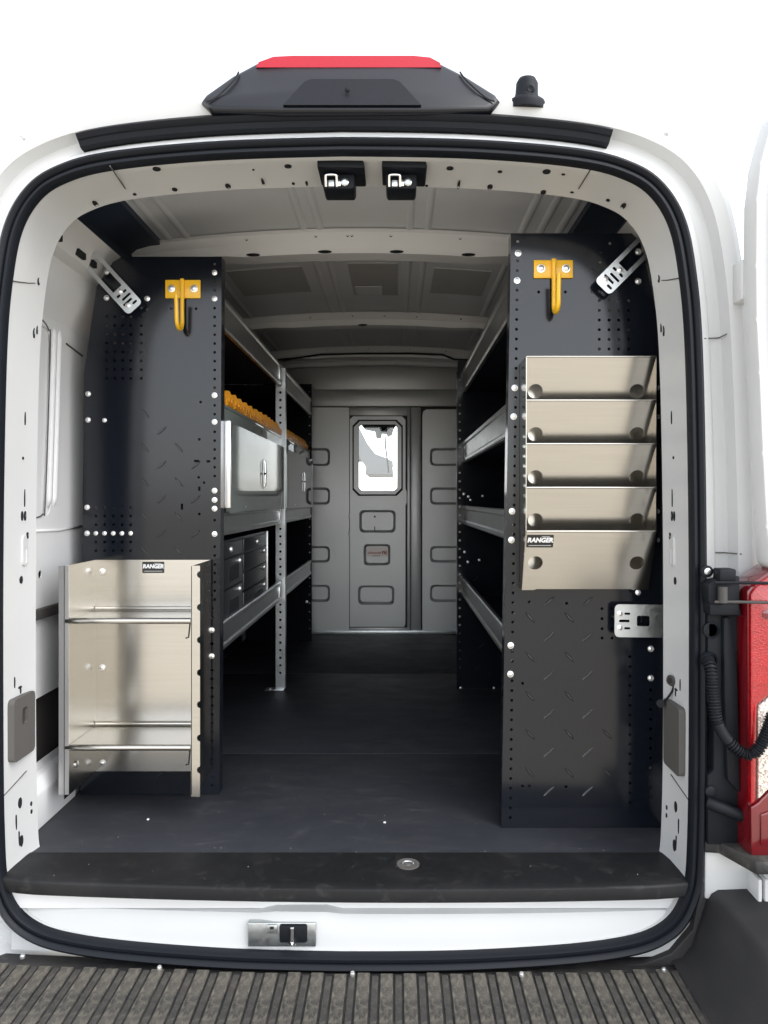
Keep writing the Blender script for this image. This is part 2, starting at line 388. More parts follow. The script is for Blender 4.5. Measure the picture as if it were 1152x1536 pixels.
# pressed beads along the roof
for x in (-.665, -.605, -.20, -.145, .165, .225, .545, .605, .665):
    V, F = [], []
    for y in (1.96, 5.06):
        for q in (-.013, -.006, .006, .013): V.append((x+q, y, arch(x+q)-(.001 if abs(q) > .01 else .007)))
    F = [(0, 1, 5, 4), (1, 2, 6, 5), (2, 3, 7, 6)]
    raw('roof_bead', V, F, 'roofin', roof, smooth=True)
def bow(y0, h, wd, mname='inner', arched=.0):
    z = lambda x, dz: arch(x)-dz
    prof = [(y0-.012, .004), (y0, .012), (y0+.006, h*.45), (y0+.014, h*.55), (y0+.018, h), (y0+wd-.02, h), (y0+wd, .004)]
    V = []; F = []; xb = [-.80+1.6*k/32 for k in range(33)]
    for x in xb:
        notch = 1.0
        if abs(abs(x)-.46) < .03: notch = .93
        if abs(x) > .49: notch = .86
        for (yy, dz) in prof: V.append((x, yy, z(x, dz*notch)))
    k = len(prof)
    for i in range(32):
        for j in range(k-1): F.append((i*k+j, i*k+j+1, (i+1)*k+j+1, (i+1)*k+j))
    return raw('roof_bow', V, F, mname, van, auto=40)
bows = [bow(2.62, .080, .12), bow(3.77, .065, .11), bow(4.60, .065, .10), bow(4.95, .050, .09)]
def ovals(parent, y0, h, items):
    for (x, kind) in items:
        z = arch(x)
        if kind == 'hole': inst('access_hole', PLUG, (x, y0+.0035, z-h*.30), parent, (0, 0, 0), (.5, 1, .5))
        if kind == 'slot': inst('access_slot', PLUG, (x, y0+.016, z-h*.93), parent, (0, 0, 0), (2.6, 1, .55))
ovals(bows[0], 2.62, .08, [(x, 'hole') for x in (-.40, -.16, -.05, -.035, .10, .34)]+[(x, 'slot') for x in (-.38, -.13, .12, .37)])
ovals(bows[1], 3.77, .07, [(x, 'hole') for x in (-.31, -.10, .06, .22, .44)]+[(x, 'slot') for x in (-.05,)])
ovals(bows[2], 4.60, .065, [(x, 'hole') for x in (-.3, -.05, .2, .42)])
# wiring along the fourth bow
tube('roof_cable', [(-.62, 4.58, 2.44), (-.5, 4.58, 2.452), (-.34, 4.585, 2.475), (-.1, 4.585, 2.482), (.2, 4.585, 2.482), (.40, 4.585, 2.474), (.47, 4.58, 2.445), (.6, 4.58, 2.44)], .006, 'blackplastic', van, 6)
# sound pads on the roof
for (a, b, y0, y1, mm) in ((-.56, -.26, 3.02, 3.38, 'pad'), (-.075, .125, 3.0, 3.46, 'pad'), (.27, .50, 3.04, 3.40, 'pad')):
    V = []; xx = [a+(b-a)*k/6 for k in range(7)]
    for y in (y0, y1):
        for x in xx: V.append((x, y, arch(x)-.004))
        for x in xx: V.append((x, y, arch(x)+.001))
    F = [(k, k+1, 14+k+1, 14+k) for k in range(6)]+[(k+7, k, k+14, k+21) for k in (0, 6)]+[(k, k+1, k+8, k+7) for k in range(6)]+[(14+k, 14+k+1, 14+k+8, 14+k+7) for k in range(6)]
    raw('sound_pad', V, F, mm, roof)
box('foil_patch', -.06, .055, 3.30, 3.44, 2.524, 2.5275, 'padlight', roof)
# side walls
def wallplate(s):
    xw = .885*s
    T = Matrix(((0, 0, s, xw), (1, 0, 0, 0), (0, 1, 0, 0), (0, 0, 0, 1)))
    holes = [rrect(1.96, 2.20, 1.55, 2.09, .03), rrect(2.04, 2.30, .86, 1.04, .02), circ(2.135, 1.385, .012)]
    o = plate('side_wall', [(1.90, .66), (5.09, .66), (5.09, 2.36), (1.90, 2.36)], holes, .004, 'inner', van, T)
    plate('wall_panel', rrect(1.95, 2.21, 1.54, 2.10, .03), [], .003, 'inner', o, T @ Matrix.Translation((0, 0, .006)))
    box('wheel_arch_cavity', xw+.02*s, xw+.06*s, 2.0, 2.36, .82, 1.08, 'taupe_d', o)
    # two pressed vertical beads
    for dy in (0, .034):
        V, F = tube_geo([(xw+.002*s, 2.225+dy, 2.10), (xw+.001*s, 2.222+dy, 2.08), (xw+.001*s, 2.19+dy, 1.6), (xw+.003*s, 2.188+dy, 1.575)], [.004, .0095, .0095, .004], 10)
        raw('pressed_bead', V, F, 'inner', o, smooth=True)
    V, F = tube_geo(catmull([(xw-.001*s, 2.04, 2.112), (xw-.001*s, 2.14, 2.106), (xw-.001*s, 2.185, 2.085), (xw-.001*s, 2.195, 2.04), (xw-.001*s, 2.165, 1.60), (xw-.001*s, 2.15, 1.555), (xw-.001*s, 2.10, 1.545)], 4), .0022, 6); raw('pressed_line', V, F, 'taupe', o)  # dark tube draws the shade along the pressed recess edge in colour
    V, F = tube_geo([(xw-.001*s, 2.08, 1.51), (xw-.001*s, 2.25, 1.505), (xw-.001*s, 2.42, 1.512)], .004, 8); raw('pressed_line', V, F, 'inner', o, smooth=True)
    V, F = tube_geo([(xw-.001*s, 2.30, 2.07), (xw-.001*s, 2.42, 2.055)], .003, 6); raw('pressed_line', V, F, 'taupe', o)  # short dark tube, again shade of the pressing put into colour
    # shoulder between wall and roof rail
    V = []; F = []
    prof = [(.885, 2.12), (.872, 2.16), (.845, 2.20), (.835, 2.24), (.835, 2.275), (.80, 2.285), (.79, 2.32), (.78, 2.34), (.775, 2.355), (.76, 2.37)]
    for y in (1.93, 5.09):
        for (x, z) in prof: V.append((x*s, y, z))
    k = len(prof); F = [(j, j+1, k+j+1, k+j) for j in range(k-1)]
    sh = raw('shoulder_panel', V, F, 'inner', van, auto=30)
    # navy strip with the shade of the gap between rail and roof skin in its colour
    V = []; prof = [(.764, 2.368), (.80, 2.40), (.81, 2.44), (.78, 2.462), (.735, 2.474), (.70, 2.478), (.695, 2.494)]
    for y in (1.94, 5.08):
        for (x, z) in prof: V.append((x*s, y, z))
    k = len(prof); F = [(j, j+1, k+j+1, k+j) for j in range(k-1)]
    raw('rail_gap_shade', V, F, 'channel', van, auto=30)
    for y, l in ((2.02, .035), (2.16, .05), (2.26, .03), (2.40, .05)):
        box('rail_slot', min(.786*s, .796*s)-.004, max(.786*s, .796*s), y, y+l, 2.295, 2.313, 'void', sh)
    box('black_bracket', *(sorted((.82*s, .79*s))), 1.96, 2.0, 2.255, 2.34, 'dark', sh, .006)
    # horizontal dark rail and lower kick panel
    box('wall_rail', *(sorted((.885*s, .868*s))), 1.93, 5.0, 1.262, 1.292, 'taupe_d', van, .004)
    prism('kick_panel', [(.885*s, .70), (.85*s, .70), (.845*s, .80), (.86*s, .835), (.885*s, .84)], 'y', 1.95, 2.29, 'inner', van, .004)
    return o
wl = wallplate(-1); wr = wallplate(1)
# van floor under the mats
box('cargo_floor', -.884, .884, 1.81, 5.09, .62, .685, 'inner', van)
# sill panel below the floor mat
V = []; F = []
prof = [(1.815, .684), (1.800, .678), (1.798, .654), (1.830, .648), (1.836, .634), (1.830, .624), (1.792, .616), (1.786, .606), (1.780, .560), (1.778, .515)]
xx = [-.80+1.6*k/40 for k in range(41)]
for x in xx:
    up = .0
    if -.19 < x < -.03: up = .004
    for j, (y, z) in enumerate(prof): V.append((x+XC, y+bend(x)-(up*2 if j in (6, 7) else 0), z+(up*2 if j in (5, 6, 7) else 0)))
k = len(prof)
for i in range(40):
    for j in range(k-1): F.append((i*k+j, i*k+j+1, (i+1)*k+j+1, (i+1)*k+j))
sill = raw('sill_panel', V, F, 'white', van, auto=45)
# latch recess in the sill
lx0, lx1 = X(370, 1.76), X(473, 1.76); lz0, lz1 = Z(1424, 1.765), Z(1388, 1.765)
box('latch_recess', lx0, lx1, 1.7745, 1.800, lz0, lz1, 'galv', sill, .002)
la = box('latch_block', X(418, 1.76), X(460, 1.76), 1.7665, 1.78, Z(1416, 1.765), Z(1389, 1.765), 'blackplastic', sill, .005)
tube('striker_pin', [(X(438, 1.76), 1.762, Z(1391, 1.765)), (X(438, 1.76), 1.762, Z(1413, 1.765))], .0045, 'chrome', la, 10)
lathe('striker_foot', [(.010, 0), (.010, .003), (.005, .005)], (X(438, 1.76), 1.762, Z(1415, 1.765)), (0, 0, 1), 'chrome', la, 12)
box('latch_tab', X(399, 1.76), X(415, 1.76), 1.768, 1.777, Z(1402, 1.765), Z(1389, 1.765), 'galv', sill, .002)
box('latch_hole', X(404, 1.76), X(410, 1.76), 1.7675, 1.770, Z(1395, 1.765), Z(1391, 1.765), 'void', sill)
# jamb details: taupe covers, slots and plugs
JX = {-1: XC-.7985, 1: XC+.7985}
E_ROWS = [(1.74, -.012), (1.772, -.013), (1.80, -.014), (1.865, -.017), (1.902, -.024), (1.914, -.026), (1.95, -.026)]
def e_at(y):
    for (ya, a), (yb_, b) in zip(E_ROWS, E_ROWS[1:]):
        if ya <= y <= yb_: return a+(b-a)*(y-ya)/(yb_-ya)
    return -.02
def jamb_x(s, z, y=1.85):
    e = e_at(y); prev = None
    for i in range(NL):
        if S_L[i].x*s < .5: prev = None; continue
        p = S_L[i]+S_N[i]*e
        if prev is not None and (prev.y-z)*(p.y-z) <= 0 and abs(p.y-prev.y) > 1e-9:
            return prev.x+(p.x-prev.x)*(z-prev.y)/(p.y-prev.y)+XC
        prev = p
    return .8*s
def head_z(x, y):
    e = e_at(y); prev = None
    for i in range(NL):
        if S_L[i].y < 2.0: prev = None; continue
        p = S_L[i]+S_N[i]*e; px_ = p.x+XC
        if prev is not None and (prev[0]-x)*(px_-x) <= 0:
            return prev[1]+(p.y-prev[1])*(x-prev[0])/(px_-prev[0]+1e-12), S_N[i]
        prev = (px_, p.y)
    return 2.3, Vector((0, 1))
for s in (-1, 1):
    zc0, zc1 = (.955, 1.108) if s < 0 else (.93, 1.095)
    xj = jamb_x(s, 1.03, 1.87); yb = bend(.8*s)
    xi, xo = xj-.012*s, xj+.004*s
    T = Matrix(((0, 0, s, xi), (1, 0, 0, 0), (0, 1, 0, 0), (0, 0, 0, 1)))
    c = plate('handle_cover', rrect(1.795+yb, 1.902+yb, zc0, zc1, .012), [rrect(1.835+yb, 1.862+yb, 1.035, 1.078, .008)] if s < 0 else [], .016, 'taupe', van, T)
    if s < 0: plate('cover_recess', rrect(1.831+yb, 1.866+yb, 1.031, 1.082, .008), [], .004, 'taupe_d', c, T @ Matrix.Translation((0, 0, .007)))
    jl = [(1.85, .84, .9, 1.4), (1.85, .745, .9, 1.5), (1.895, .82, .4, .6), (1.895, .80, .4, .6), (1.83, .80, .25, 2.0), (1.84, .755, .2, 2.0),
          (1.86, 1.395, .8, 1.0), (1.885, 1.505, .55, .9), (1.862, 1.555, .55, 1.3), (1.875, 1.555, .55, 1.3), (1.872, 1.60, .15, 2.4), (1.862, 1.70, .4, .4),
          (1.868, 1.80, .25, 1.8), (1.855, 1.127, .9, .35), (1.857, 1.118, .25, .9), (1.89, 2.02, .5, 1.4), (1.90, 2.03, .3, 1.2), (1.885, 2.15, .6, 1.0), (1.83, 1.145, .2, 1.5)]
    for (y, z, sy, szz) in jl:
        xx_ = jamb_x(s, z, y-.004)
        sl = math.atan2((e_at(y+.006)-e_at(y-.014)), .020)
        inst('jamb_slot', PLUG, (xx_-.0006*s, y+yb-.004, z), van, (0, 0, R(90)*(-s)+sl*s), (sy, 1, szz))
    # shallow panel joint line across the jamb
    for z in (.895, 2.13):
        V, F = tube_geo([(jamb_x(s, z, 1.775)-.0002*s, 1.775+yb, z-.01), (jamb_x(s, z, 1.84)-.0002*s, 1.84+yb, z+.004), (jamb_x(s, z, 1.875)-.0002*s, 1.875+yb, z+.014)], .0016, 6)
        raw('joint_line', V, F, 'taupe', van)
    # keyhole-like label pressing
    T2 = Matrix(((0, 0, s, jamb_x(s, 1.45, 1.875)-.002*s), (1, 0, 0, 0), (0, 1, 0, 0), (0, 0, 0, 1)))
    plate('pressing', rrect(1.858+yb, 1.884+yb, 1.43, 1.505, .008), [rrect(1.865+yb, 1.878+yb, 1.437, 1.475, .004)], .004, 'white', van, T2)
# header plugs and slots on the underside
def header_pt(px, py):
    # the header underside is the inward return of the ring
    for it in range(400):
        d = 1.76+it*.0005; x = X(px, d); z = Z(py, d)
        hz_, nn = head_z(x, d-bend(x))
        if z >= hz_: return Vector((x, d, hz_)), nn
    return Vector((x, d, hz_)), nn
top_all = [i for i in range(NL) if S_L[i].y > 2.1]
for (px, py, sx, sy) in ((235, 253, 1.1, 1.0), (432, 249, 1.0, .9), (675, 252, 1.0, .9), (820, 257, 1.2, 1.0), (342, 279, 1.3, .7), (735, 280, 1.3, .7), (262, 284, .9, .7), (395, 274, 2.6, .35), (688, 277, 2.6, .35),
                         (815, 288, 1.1, .7), (750, 257, .6, .6), (845, 261, .35, .5), (858, 288, .3, .5), (202, 291, .5, .5), (143, 305, 1.6, .6), (935, 309, 1.6, .6), (912, 300, .6, .5), (380, 254, .3, .3), (440, 275, .5, .4), (460, 275, 1.2, .3), (640, 278, .4, .4)):
    p, nn = header_pt(px, py)
    o = inst('header_hole', PLUG, p-Vector((nn.x, 0, nn.y))*.001, van, (0, 0, 0), (sx, 1, sy))
    o.rotation_euler = Vector((nn.x, 0, nn.y)).to_track_quat('Y', 'Z').to_euler()
# header joints
for (pa, pb) in (((165, 247), (188, 283)), ((886, 254), (868, 283))):
    a, _ = header_pt(*pa); b, _ = header_pt(*pb)
    V, F = tube_geo([a, b], .0016, 6); raw('joint_line', V, F, 'taupe', van)
# upper door strikers: two black housings with bright catches
for (p0, p1, b0, b1) in ((473, 547, 484, 532), (570, 641, 579, 625)):
    y0 = 1.795; zt = 2.394
    st = prism('door_striker', [(X(p0+3, y0), zt+.01), (X(p1-3, y0), zt+.01), (X(p1, y0), zt-.006), (X(p1-2, y0), Z(252, y0)), (X(p0, y0)+.004, Z(250, y0))], 'y', y0, 1.905, 'blackplastic', van, .003)
    x0, x1 = X(b0, 1.83), X(b1, 1.83)
    prism('striker_box', [(x0, Z(262, 1.83)), (x1, Z(262, 1.83)), (x1, Z(279, 1.83)), (x1-.004, Z(284, 1.83)), (x0+.004, Z(284, 1.83)), (x0, Z(279, 1.83))], 'y', 1.826, 1.90, 'blackplastic', st, .003)
    cx = X(b0+13, 1.82); c2 = X(b0+33, 1.82)
    za, zb = Z(279, 1.82), Z(264, 1.82)
    tube('striker_loop', catmull([(cx-.013, 1.824, za), (cx-.013, 1.815, zb-.004), (cx-.009, 1.813, zb), (cx+.009, 1.813, zb), (cx+.013, 1.815, zb-.004), (cx+.013, 1.824, za)], 3), .0035, 'chrome', st, 8)
    box('striker_pad', cx-.007, cx+.007, 1.818, 1.827, za-.002, zb-.010, 'galv', st, .002)
    lathe('striker_screw', [(.010, 0), (.010, -.004), (.006, -.006), (.005, -.003)], (c2, 1.826, (za+zb)/2-.001), (0, 1, 0), 'galv', st, 8)
    box('striker_tab', cx+.016, cx+.022, 1.820, 1.828, za, zb-.008, 'chrome', st, .001)
# high brake light on the roof edge
yb0 = 1.80
def bp(px, py, d): d -= .055; return (X(px, d), d, Z(py, d))
fr = [(300, 150, 1.815), (318, 164, 1.80), (420, 166, 1.79), (630, 166, 1.79), (735, 164, 1.80), (752, 150, 1.815), (745, 140, 1.83), (700, 112, 1.86), (660, 92, 1.885), (640, 88, 1.89), (405, 88, 1.89), (385, 92, 1.885), (347, 112, 1.86), (306, 141, 1.83)]
A = [Vector(bp(*q)) for q in fr]; Bk = [v+Vector((0, .16, -.01)) for v in A]
bm = bmesh.new(); a_ = [bm.verts.new(v) for v in A]; b_ = [bm.verts.new(v) for v in Bk]
cen = bm.verts.new(sum(A, Vector())/len(A)+Vector((0, -.006, 0)))
n = len(A)
for i in range(n): bm.faces.new((a_[i], a_[(i+1) % n], cen)); bm.faces.new((a_[i], b_[i], b_[(i+1) % n], a_[(i+1) % n]))
bm.faces.new(b_); bmesh.ops.recalc_face_normals(bm, faces=bm.faces)
ed = [e for e in bm.edges if (e.verts[0] in a_ and e.verts[1] in a_)]
bmesh.ops.bevel(bm, geom=ed, offset=.016, segments=4, profile=.5, affect='EDGES')
bl = bmobj('high_brake_light', bm, 'satinblack', van, auto=60)
lens = []
for (px, py, d) in ((384, 101, 1.870), (388, 93, 1.868), (410, 85, 1.874), (440, 83.5, 1.876), (620, 83.5, 1.876), (645, 86, 1.874), (660, 94, 1.868), (662, 101, 1.870)): lens.append(Vector(bp(px, py, d)))
n = len(lens); V = lens+[v+Vector((0, .10, -.002)) for v in lens]
raw('red_lens', V, [tuple(range(n)), tuple(range(2*n-1, n-1, -1))]+[(i, i+n, (i+1) % n+n, (i+1) % n) for i in range(n)], 'redtop', bl, auto=50)
tr = [Vector(bp(px, py, d)) for (px, py, d) in ((424, 156, 1.787), (632, 156, 1.787), (600, 121, 1.822), (590, 117, 1.826), (466, 117, 1.826), (456, 121, 1.822))]
n = len(tr); tr = [v+Vector((0, .004, 0)) for v in tr]; V = tr+[v+Vector((0, .03, 0)) for v in tr]
raw('centre_pod', V, [tuple(range(n)), tuple(range(2*n-1, n-1, -1))]+[(i, i+n, (i+1) % n+n, (i+1) % n) for i in range(n)], 'blackplastic', bl)
lathe('lens_eye', [(.006, 0), (.006, -.003), (.003, -.005)], bp(521, 135, 1.804), (0, 1, .4), 'seal', bl, 12)
for pts in ([(310, 152, 1.808), (324, 146, 1.815), (350, 121, 1.842), (358, 108, 1.858)], [(742, 152, 1.808), (728, 146, 1.815), (700, 121, 1.842), (690, 108, 1.858)]):
    V, F = tube_geo(catmull([Vector(bp(*q)) for q in pts], 4), .002, 6); raw('cap_seam', V, F, 'void', bl)
# rear camera pod
cp = lathe('camera_pod', [(.046, -.01), (.048, .004), (.044, .012), (.030, .020), (.027, .03), (.026, .055), (.020, .066), (.008, .071)], (X(789, 1.80), 1.80, Z(162, 1.80)), (.03, -.08, 1), 'blackplastic', van, 18)
lathe('camera_lens', [(.011, 0), (.011, -.006), (.007, -.008), (.003, -.006)], (X(796, 1.772), 1.776, Z(134, 1.775)), (.05, 1, .15), 'seal', cp, 14)
# short roof seams on the corners
for s in (-1, 1):
    i = min((j for j in range(NL) if S_L[j].x*s > 0 and S_L[j].y > 2.2), key=lambda j: abs(O_L[j].x-s*.80))
    V, F = tube_geo([pt(i, 0, f, y-.001) for f, y in ((.70, 1.769), (.80, 1.775), (.88, 1.80), (.955, 1.845), (.99, 1.91))], .004, 8)
    raw('roof_seam', V, F, 'white', van, smooth=True)

# right rear door, swung wide open
dpx = [(1160, 165), (1150, 195), (1137, 245), (1131, 300), (1130, 400), (1131, 480), (1135, 560), (1140, 680), (1146, 790), (1151, 850), (1240, 885), (1240, 1400)]
edge = [(X(px, 1.70), Z(py, 1.70)) for px, py in dpx]
poly = edge+[(1.66, .62), (1.68, 1.6), (1.60, 2.3), (1.50, 2.47)]
rd = prism('rear_door', poly, 'y', 1.69, 1.76, 'white', van, .012)
inner = [(x+.030, min(z, 2.40)) for x, z in edge[1:-1]]+[(1.62, .75), (1.63, 1.6), (1.55, 2.25), (1.40, 2.38)]
prism('door_inner_panel', inner, 'y', 1.672, 1.70, 'white', rd, .008)
# upper hinge
hg = box('upper_hinge', X(1107, 1.77), X(1142, 1.77), 1.752, 1.80, Z(452, 1.77), Z(392, 1.77), 'white', van, .004)
lathe('hinge_bolt', [(.011, 0), (.011, -.004), (.007, -.010), (.003, -.011)], (X(1124, 1.75), 1.752, Z(436, 1.75)), (0, 1, 0), 'white', hg, 10)
lathe('hinge_bolt', [(.008, 0), (.008, -.004), (.005, -.008)], (X(1130, 1.75), 1.752, Z(408, 1.75)), (0, 1, 0), 'white', hg, 10)
box('hinge_leaf', X(1109, 1.77), X(1113, 1.77), 1.742, 1.76, Z(447, 1.77), Z(397, 1.77), 'white', hg, .002)
# pillar pressing: panel joints
for pts in ([(1056, 508), (1078, 507), (1090, 501)], [(1057, 829), (1085, 829), (1112, 831)]):
    P = []
    for (px, py) in pts:
        best = None
        for it in range(120):
            d = 1.765+it*.001; v = Vector((X(px, d), d, Z(py, d)))
            i = min((j for j in range(NL) if S_L[j].x > .5), key=lambda j: abs(S_L[j].y-v.z))
            f = (v.x-XC-S_L[i].x)/(O_L[i].x-S_L[i].x)
            tab = [(.15, 1.777), (.26, 1.782), (.30, 1.79), (.32, 1.802), (.50, 1.806), (.535, 1.795), (.56, 1.775), (.72, 1.768), (.80, 1.775), (.88, 1.80)]
            yy = tab[0][1]
            for (fa, ya), (fb, yb_) in zip(tab, tab[1:]):
                if fa <= f <= fb: yy = ya+(yb_-ya)*(f-fa)/(fb-fa)
            if f > .88: yy = 1.8
            if d >= yy+bend(v.x): best = v; break
        P.append((best or v)+Vector((0, -.001, 0)))
    V, F = tube_geo(P, .0016, 6); raw('joint_line', V, F, 'taupe', van)

# black lower pillar cladding with hinge, conduit and tail lamp
cl = prism('pillar_cladding', [(X(1057, 1.77), Z(920, 1.77)), (X(1100, 1.77), Z(905, 1.77)), (X(1118, 1.77), Z(890, 1.77)), (X(1122, 1.77), Z(1285, 1.77)), (X(1082, 1.77), Z(1262, 1.77)), (X(1057, 1.77), Z(1262, 1.77)), (X(1057, 1.77), Z(1160, 1.77)), (X(1066, 1.77), Z(1152, 1.77)), (X(1067, 1.77), Z(1060, 1.77)), (X(1057, 1.77), Z(1050, 1.77))], 'y', 1.752, 1.83, 'blackplastic', van, .003)
prism('cladding_flute', [(X(1084, 1.74), Z(925, 1.74)), (X(1095, 1.74), Z(925, 1.74)), (X(1106, 1.74), Z(1010, 1.74)), (X(1110, 1.74), Z(1190, 1.74)), (X(1090, 1.74), Z(1170, 1.74)), (X(1085, 1.74), Z(1040, 1.74))], 'y', 1.735, 1.753, 'blackplastic', cl, .006)
lathe('cladding_cap', [(.019, .004), (.019, -.004), (.015, -.006), (.014, .0)], (X(1067, 1.75), 1.752, Z(945, 1.75)), (0, 1, 0), 'seal', cl, 18)
ch = prism('door_check', [(X(1055, 1.74), Z(875, 1.74)), (X(1066, 1.74), Z(868, 1.74)), (X(1078, 1.74), Z(866, 1.74)), (X(1103, 1.74), Z(862, 1.74)), (X(1103, 1.74), Z(905, 1.74)), (X(1106, 1.74), Z(922, 1.74)), (X(1060, 1.74), Z(920, 1.74)), (X(1056, 1.74), Z(897, 1.74))], 'y', 1.715, 1.76, 'blackplastic', van, .005)
box('check_block', X(1077, 1.71), X(1102, 1.71), 1.70, 1.74, Z(872, 1.71), Z(853, 1.71), 'blackplastic', ch, .004)
tube('check_roller', [(X(1084, 1.70), 1.70, Z(904, 1.70)), (X(1084, 1.70), 1.70, Z(880, 1.70))], .0105, 'taupe_d', ch, 14)
for py in (874, 903):
    tube('check_rod', [(X(1072, 1.70), 1.70, Z(py, 1.70)), (X(1110, 1.69), 1.69, Z(py, 1.69)), (X(1165, 1.67), 1.67, Z(py+1, 1.67))], .0035, 'taupe_d' if py > 900 else 'blackplastic', ch, 8)
box('check_foot', X(1062, 1.72), X(1106, 1.72), 1.71, 1.75, Z(922, 1.72), Z(905, 1.72), 'blackplastic', ch, .004)
lathe('eyelet', [(.014, .004), (.014, -.004), (.0085, -.005), (.008, .003)], (X(1060, 1.745), 1.745, Z(857, 1.745)), (0, 1, 0), 'blackplastic', ch, 16)
lathe('eyelet_bolt', [(.008, .001), (.008, -.006), (.004, -.008)], (X(1060, 1.745), 1.745, Z(857, 1.745)), (0, 1, 0), 'galv', ch, 10)
# corrugated conduit
path = catmull([Vector((X(1062, 1.74), 1.745, Z(990, 1.74))), Vector((X(1066, 1.72), 1.72, Z(1004, 1.72))), Vector((X(1069, 1.71), 1.71, Z(1040, 1.71))), Vector((X(1075, 1.70), 1.70, Z(1080, 1.70))), Vector((X(1091, 1.69), 1.69, Z(1110, 1.69))), Vector((X(1115, 1.68), 1.68, Z(1130, 1.68))), Vector((X(1134, 1.67), 1.67, Z(1127, 1.67))), Vector((X(1149, 1.66), 1.66, Z(1103, 1.66))), Vector((X(1160, 1.65), 1.65, Z(1070, 1.65)))], 14)
rad = []
ln = 0
fine = []
for i in range(len(path)-1):
    seg = (path[i+1]-path[i]).length; m_ = max(1, int(seg/.0011))
    for k in range(m_): fine.append(path[i]+(path[i+1]-path[i])*k/m_)
s_ = 0
for i, p in enumerate(fine):
    if i: s_ += (p-fine[i-1]).length
    smooth_part = .150 < s_ < .195
    rad.append(.0125 if smooth_part else .0120+.0022*(1 if math.sin(2*math.pi*s_/.0066) > 0 else -1))
tube('wiring_conduit', fine, rad, 'blackplastic', van, 12)
lathe('conduit_grommet', [(.019, .006), (.019, -.004), (.014, -.010), (.012, -.004)], (X(1064, 1.75), 1.752, Z(990, 1.75)), (0, 1, 0), 'seal', cl, 16)
tube('cladding_drain', [(X(1064, 1.74), 1.745, Z(1205, 1.74)), (X(1075, 1.73), 1.735, Z(1210, 1.73)), (X(1118, 1.73), 1.735, Z(1226, 1.73))], .014, 'blackplastic', cl, 12)
lathe('cladding_cap', [(.013, .004), (.013, -.005), (.009, -.007)], (X(1066, 1.75), 1.752, Z(1187, 1.75)), (0, 1, 0), 'seal', cl, 14)
# tail lamp
def lp(pts, y0, y1, name, m, parent, bev=.004): return prism(name, [(X(px, 1.72), Z(py, 1.72)) for px, py in pts], 'y', y0, y1, m, parent, bev)
tl = lp([(1114, 885), (1128, 868), (1160, 846), (1215, 846), (1222, 1285), (1116, 1280)], 1.70, 1.79, 'tail_lamp', 'reddark', van, .01)
lp([(1117, 889), (1130, 872), (1160, 853), (1208, 853), (1208, 1010), (1160, 1026), (1127, 1052), (1125, 1195), (1117, 1200)], 1.690, 1.712, 'red_lens', 'red', tl, .005)
lp([(1128.5, 1054), (1160, 1029), (1208, 1014), (1208, 1120), (1160, 1160), (1128.5, 1192)], 1.691, 1.712, 'clear_lens', 'clear', tl, .003)
lp([(1117, 1203), (1127, 1197), (1160, 1164), (1208, 1126), (1208, 1275), (1118, 1275)], 1.690, 1.712, 'dark_red_lens', 'reddark', tl, .004)
lp([(1130, 1212), (1160, 1200), (1205, 1200), (1205, 1262), (1130, 1258)], 1.684, 1.70, 'lower_reflector', 'reddark', tl, .004)
lathe('lens_boss', [(.011, .002), (.011, -.003), (.006, -.005)], (X(1150, 1.69), 1.691, Z(921, 1.69)), (0, 1, 0), 'reddark', tl, 12)
# bracket and white panel below the lamp
prism('lamp_shelf', [(X(1056, 1.76), 1.765), (X(1078, 1.76), 1.76), (X(1128, 1.68), 1.66), (1.10, 1.655), (1.10, 1.84), (X(1056, 1.76), 1.84)], 'z', Z(1287, 1.74), Z(1268, 1.74), 'bumper', van, .004)
box('white_corner_panel', X(1055, 1.78), 1.02, 1.772, 1.83, .66, .775, 'white', van, .006)
for px in (1136, 1146): box('panel_fin', X(px, 1.72), X(px+6, 1.72), 1.715, 1.775, Z(1378, 1.72), Z(1318, 1.72), 'white', van, .003)

# bumper step with ribs
by = [(1.42, .414), (1.43, .499), (1.445, .512), (1.46, .515), (1.725, .515), (1.737, .506), (1.79, .500)]
V = []; F = []; xx = [-1.0+1.86*k/30 for k in range(31)]
for x in xx:
    for (y, z) in by: V.append((x, y+bend(x)*.9, z))
k = len(by)
for i in range(30):
    for j in range(k-1): F.append((i*k+j, i*k+j+1, (i+1)*k+j+1, (i+1)*k+j))
bu = raw('rear_bumper', V, F, 'bumper', van, auto=40)
RIB = {}
for kind, wd in (('a', .0285), ('b', .0150)):
    bm = bmesh.new(); addbox(bm, -wd/2, wd/2, -.135, .135, -.002, .0045 if kind == 'a' else .0025, .002, 2)
    me = bpy.data.meshes.new('rib'); bm.to_mesh(me); bm.free(); me.materials.append(M['riblight' if kind == 'a' else 'ribdark']); RIB[kind] = me
pitch = .0525
for k in range(34):
    x = -.90+k*pitch
    if x > .775: break
    inst('step_rib', RIB['a'], (x, 1.588+bend(x)*.9+random.uniform(-.004, .004), .5155), bu, (0, 0, 0))
    inst('step_rib', RIB['b'], (x+pitch/2, 1.582+bend(x)*.9+random.uniform(-.004, .004), .5155), bu, (0, 0, 0))
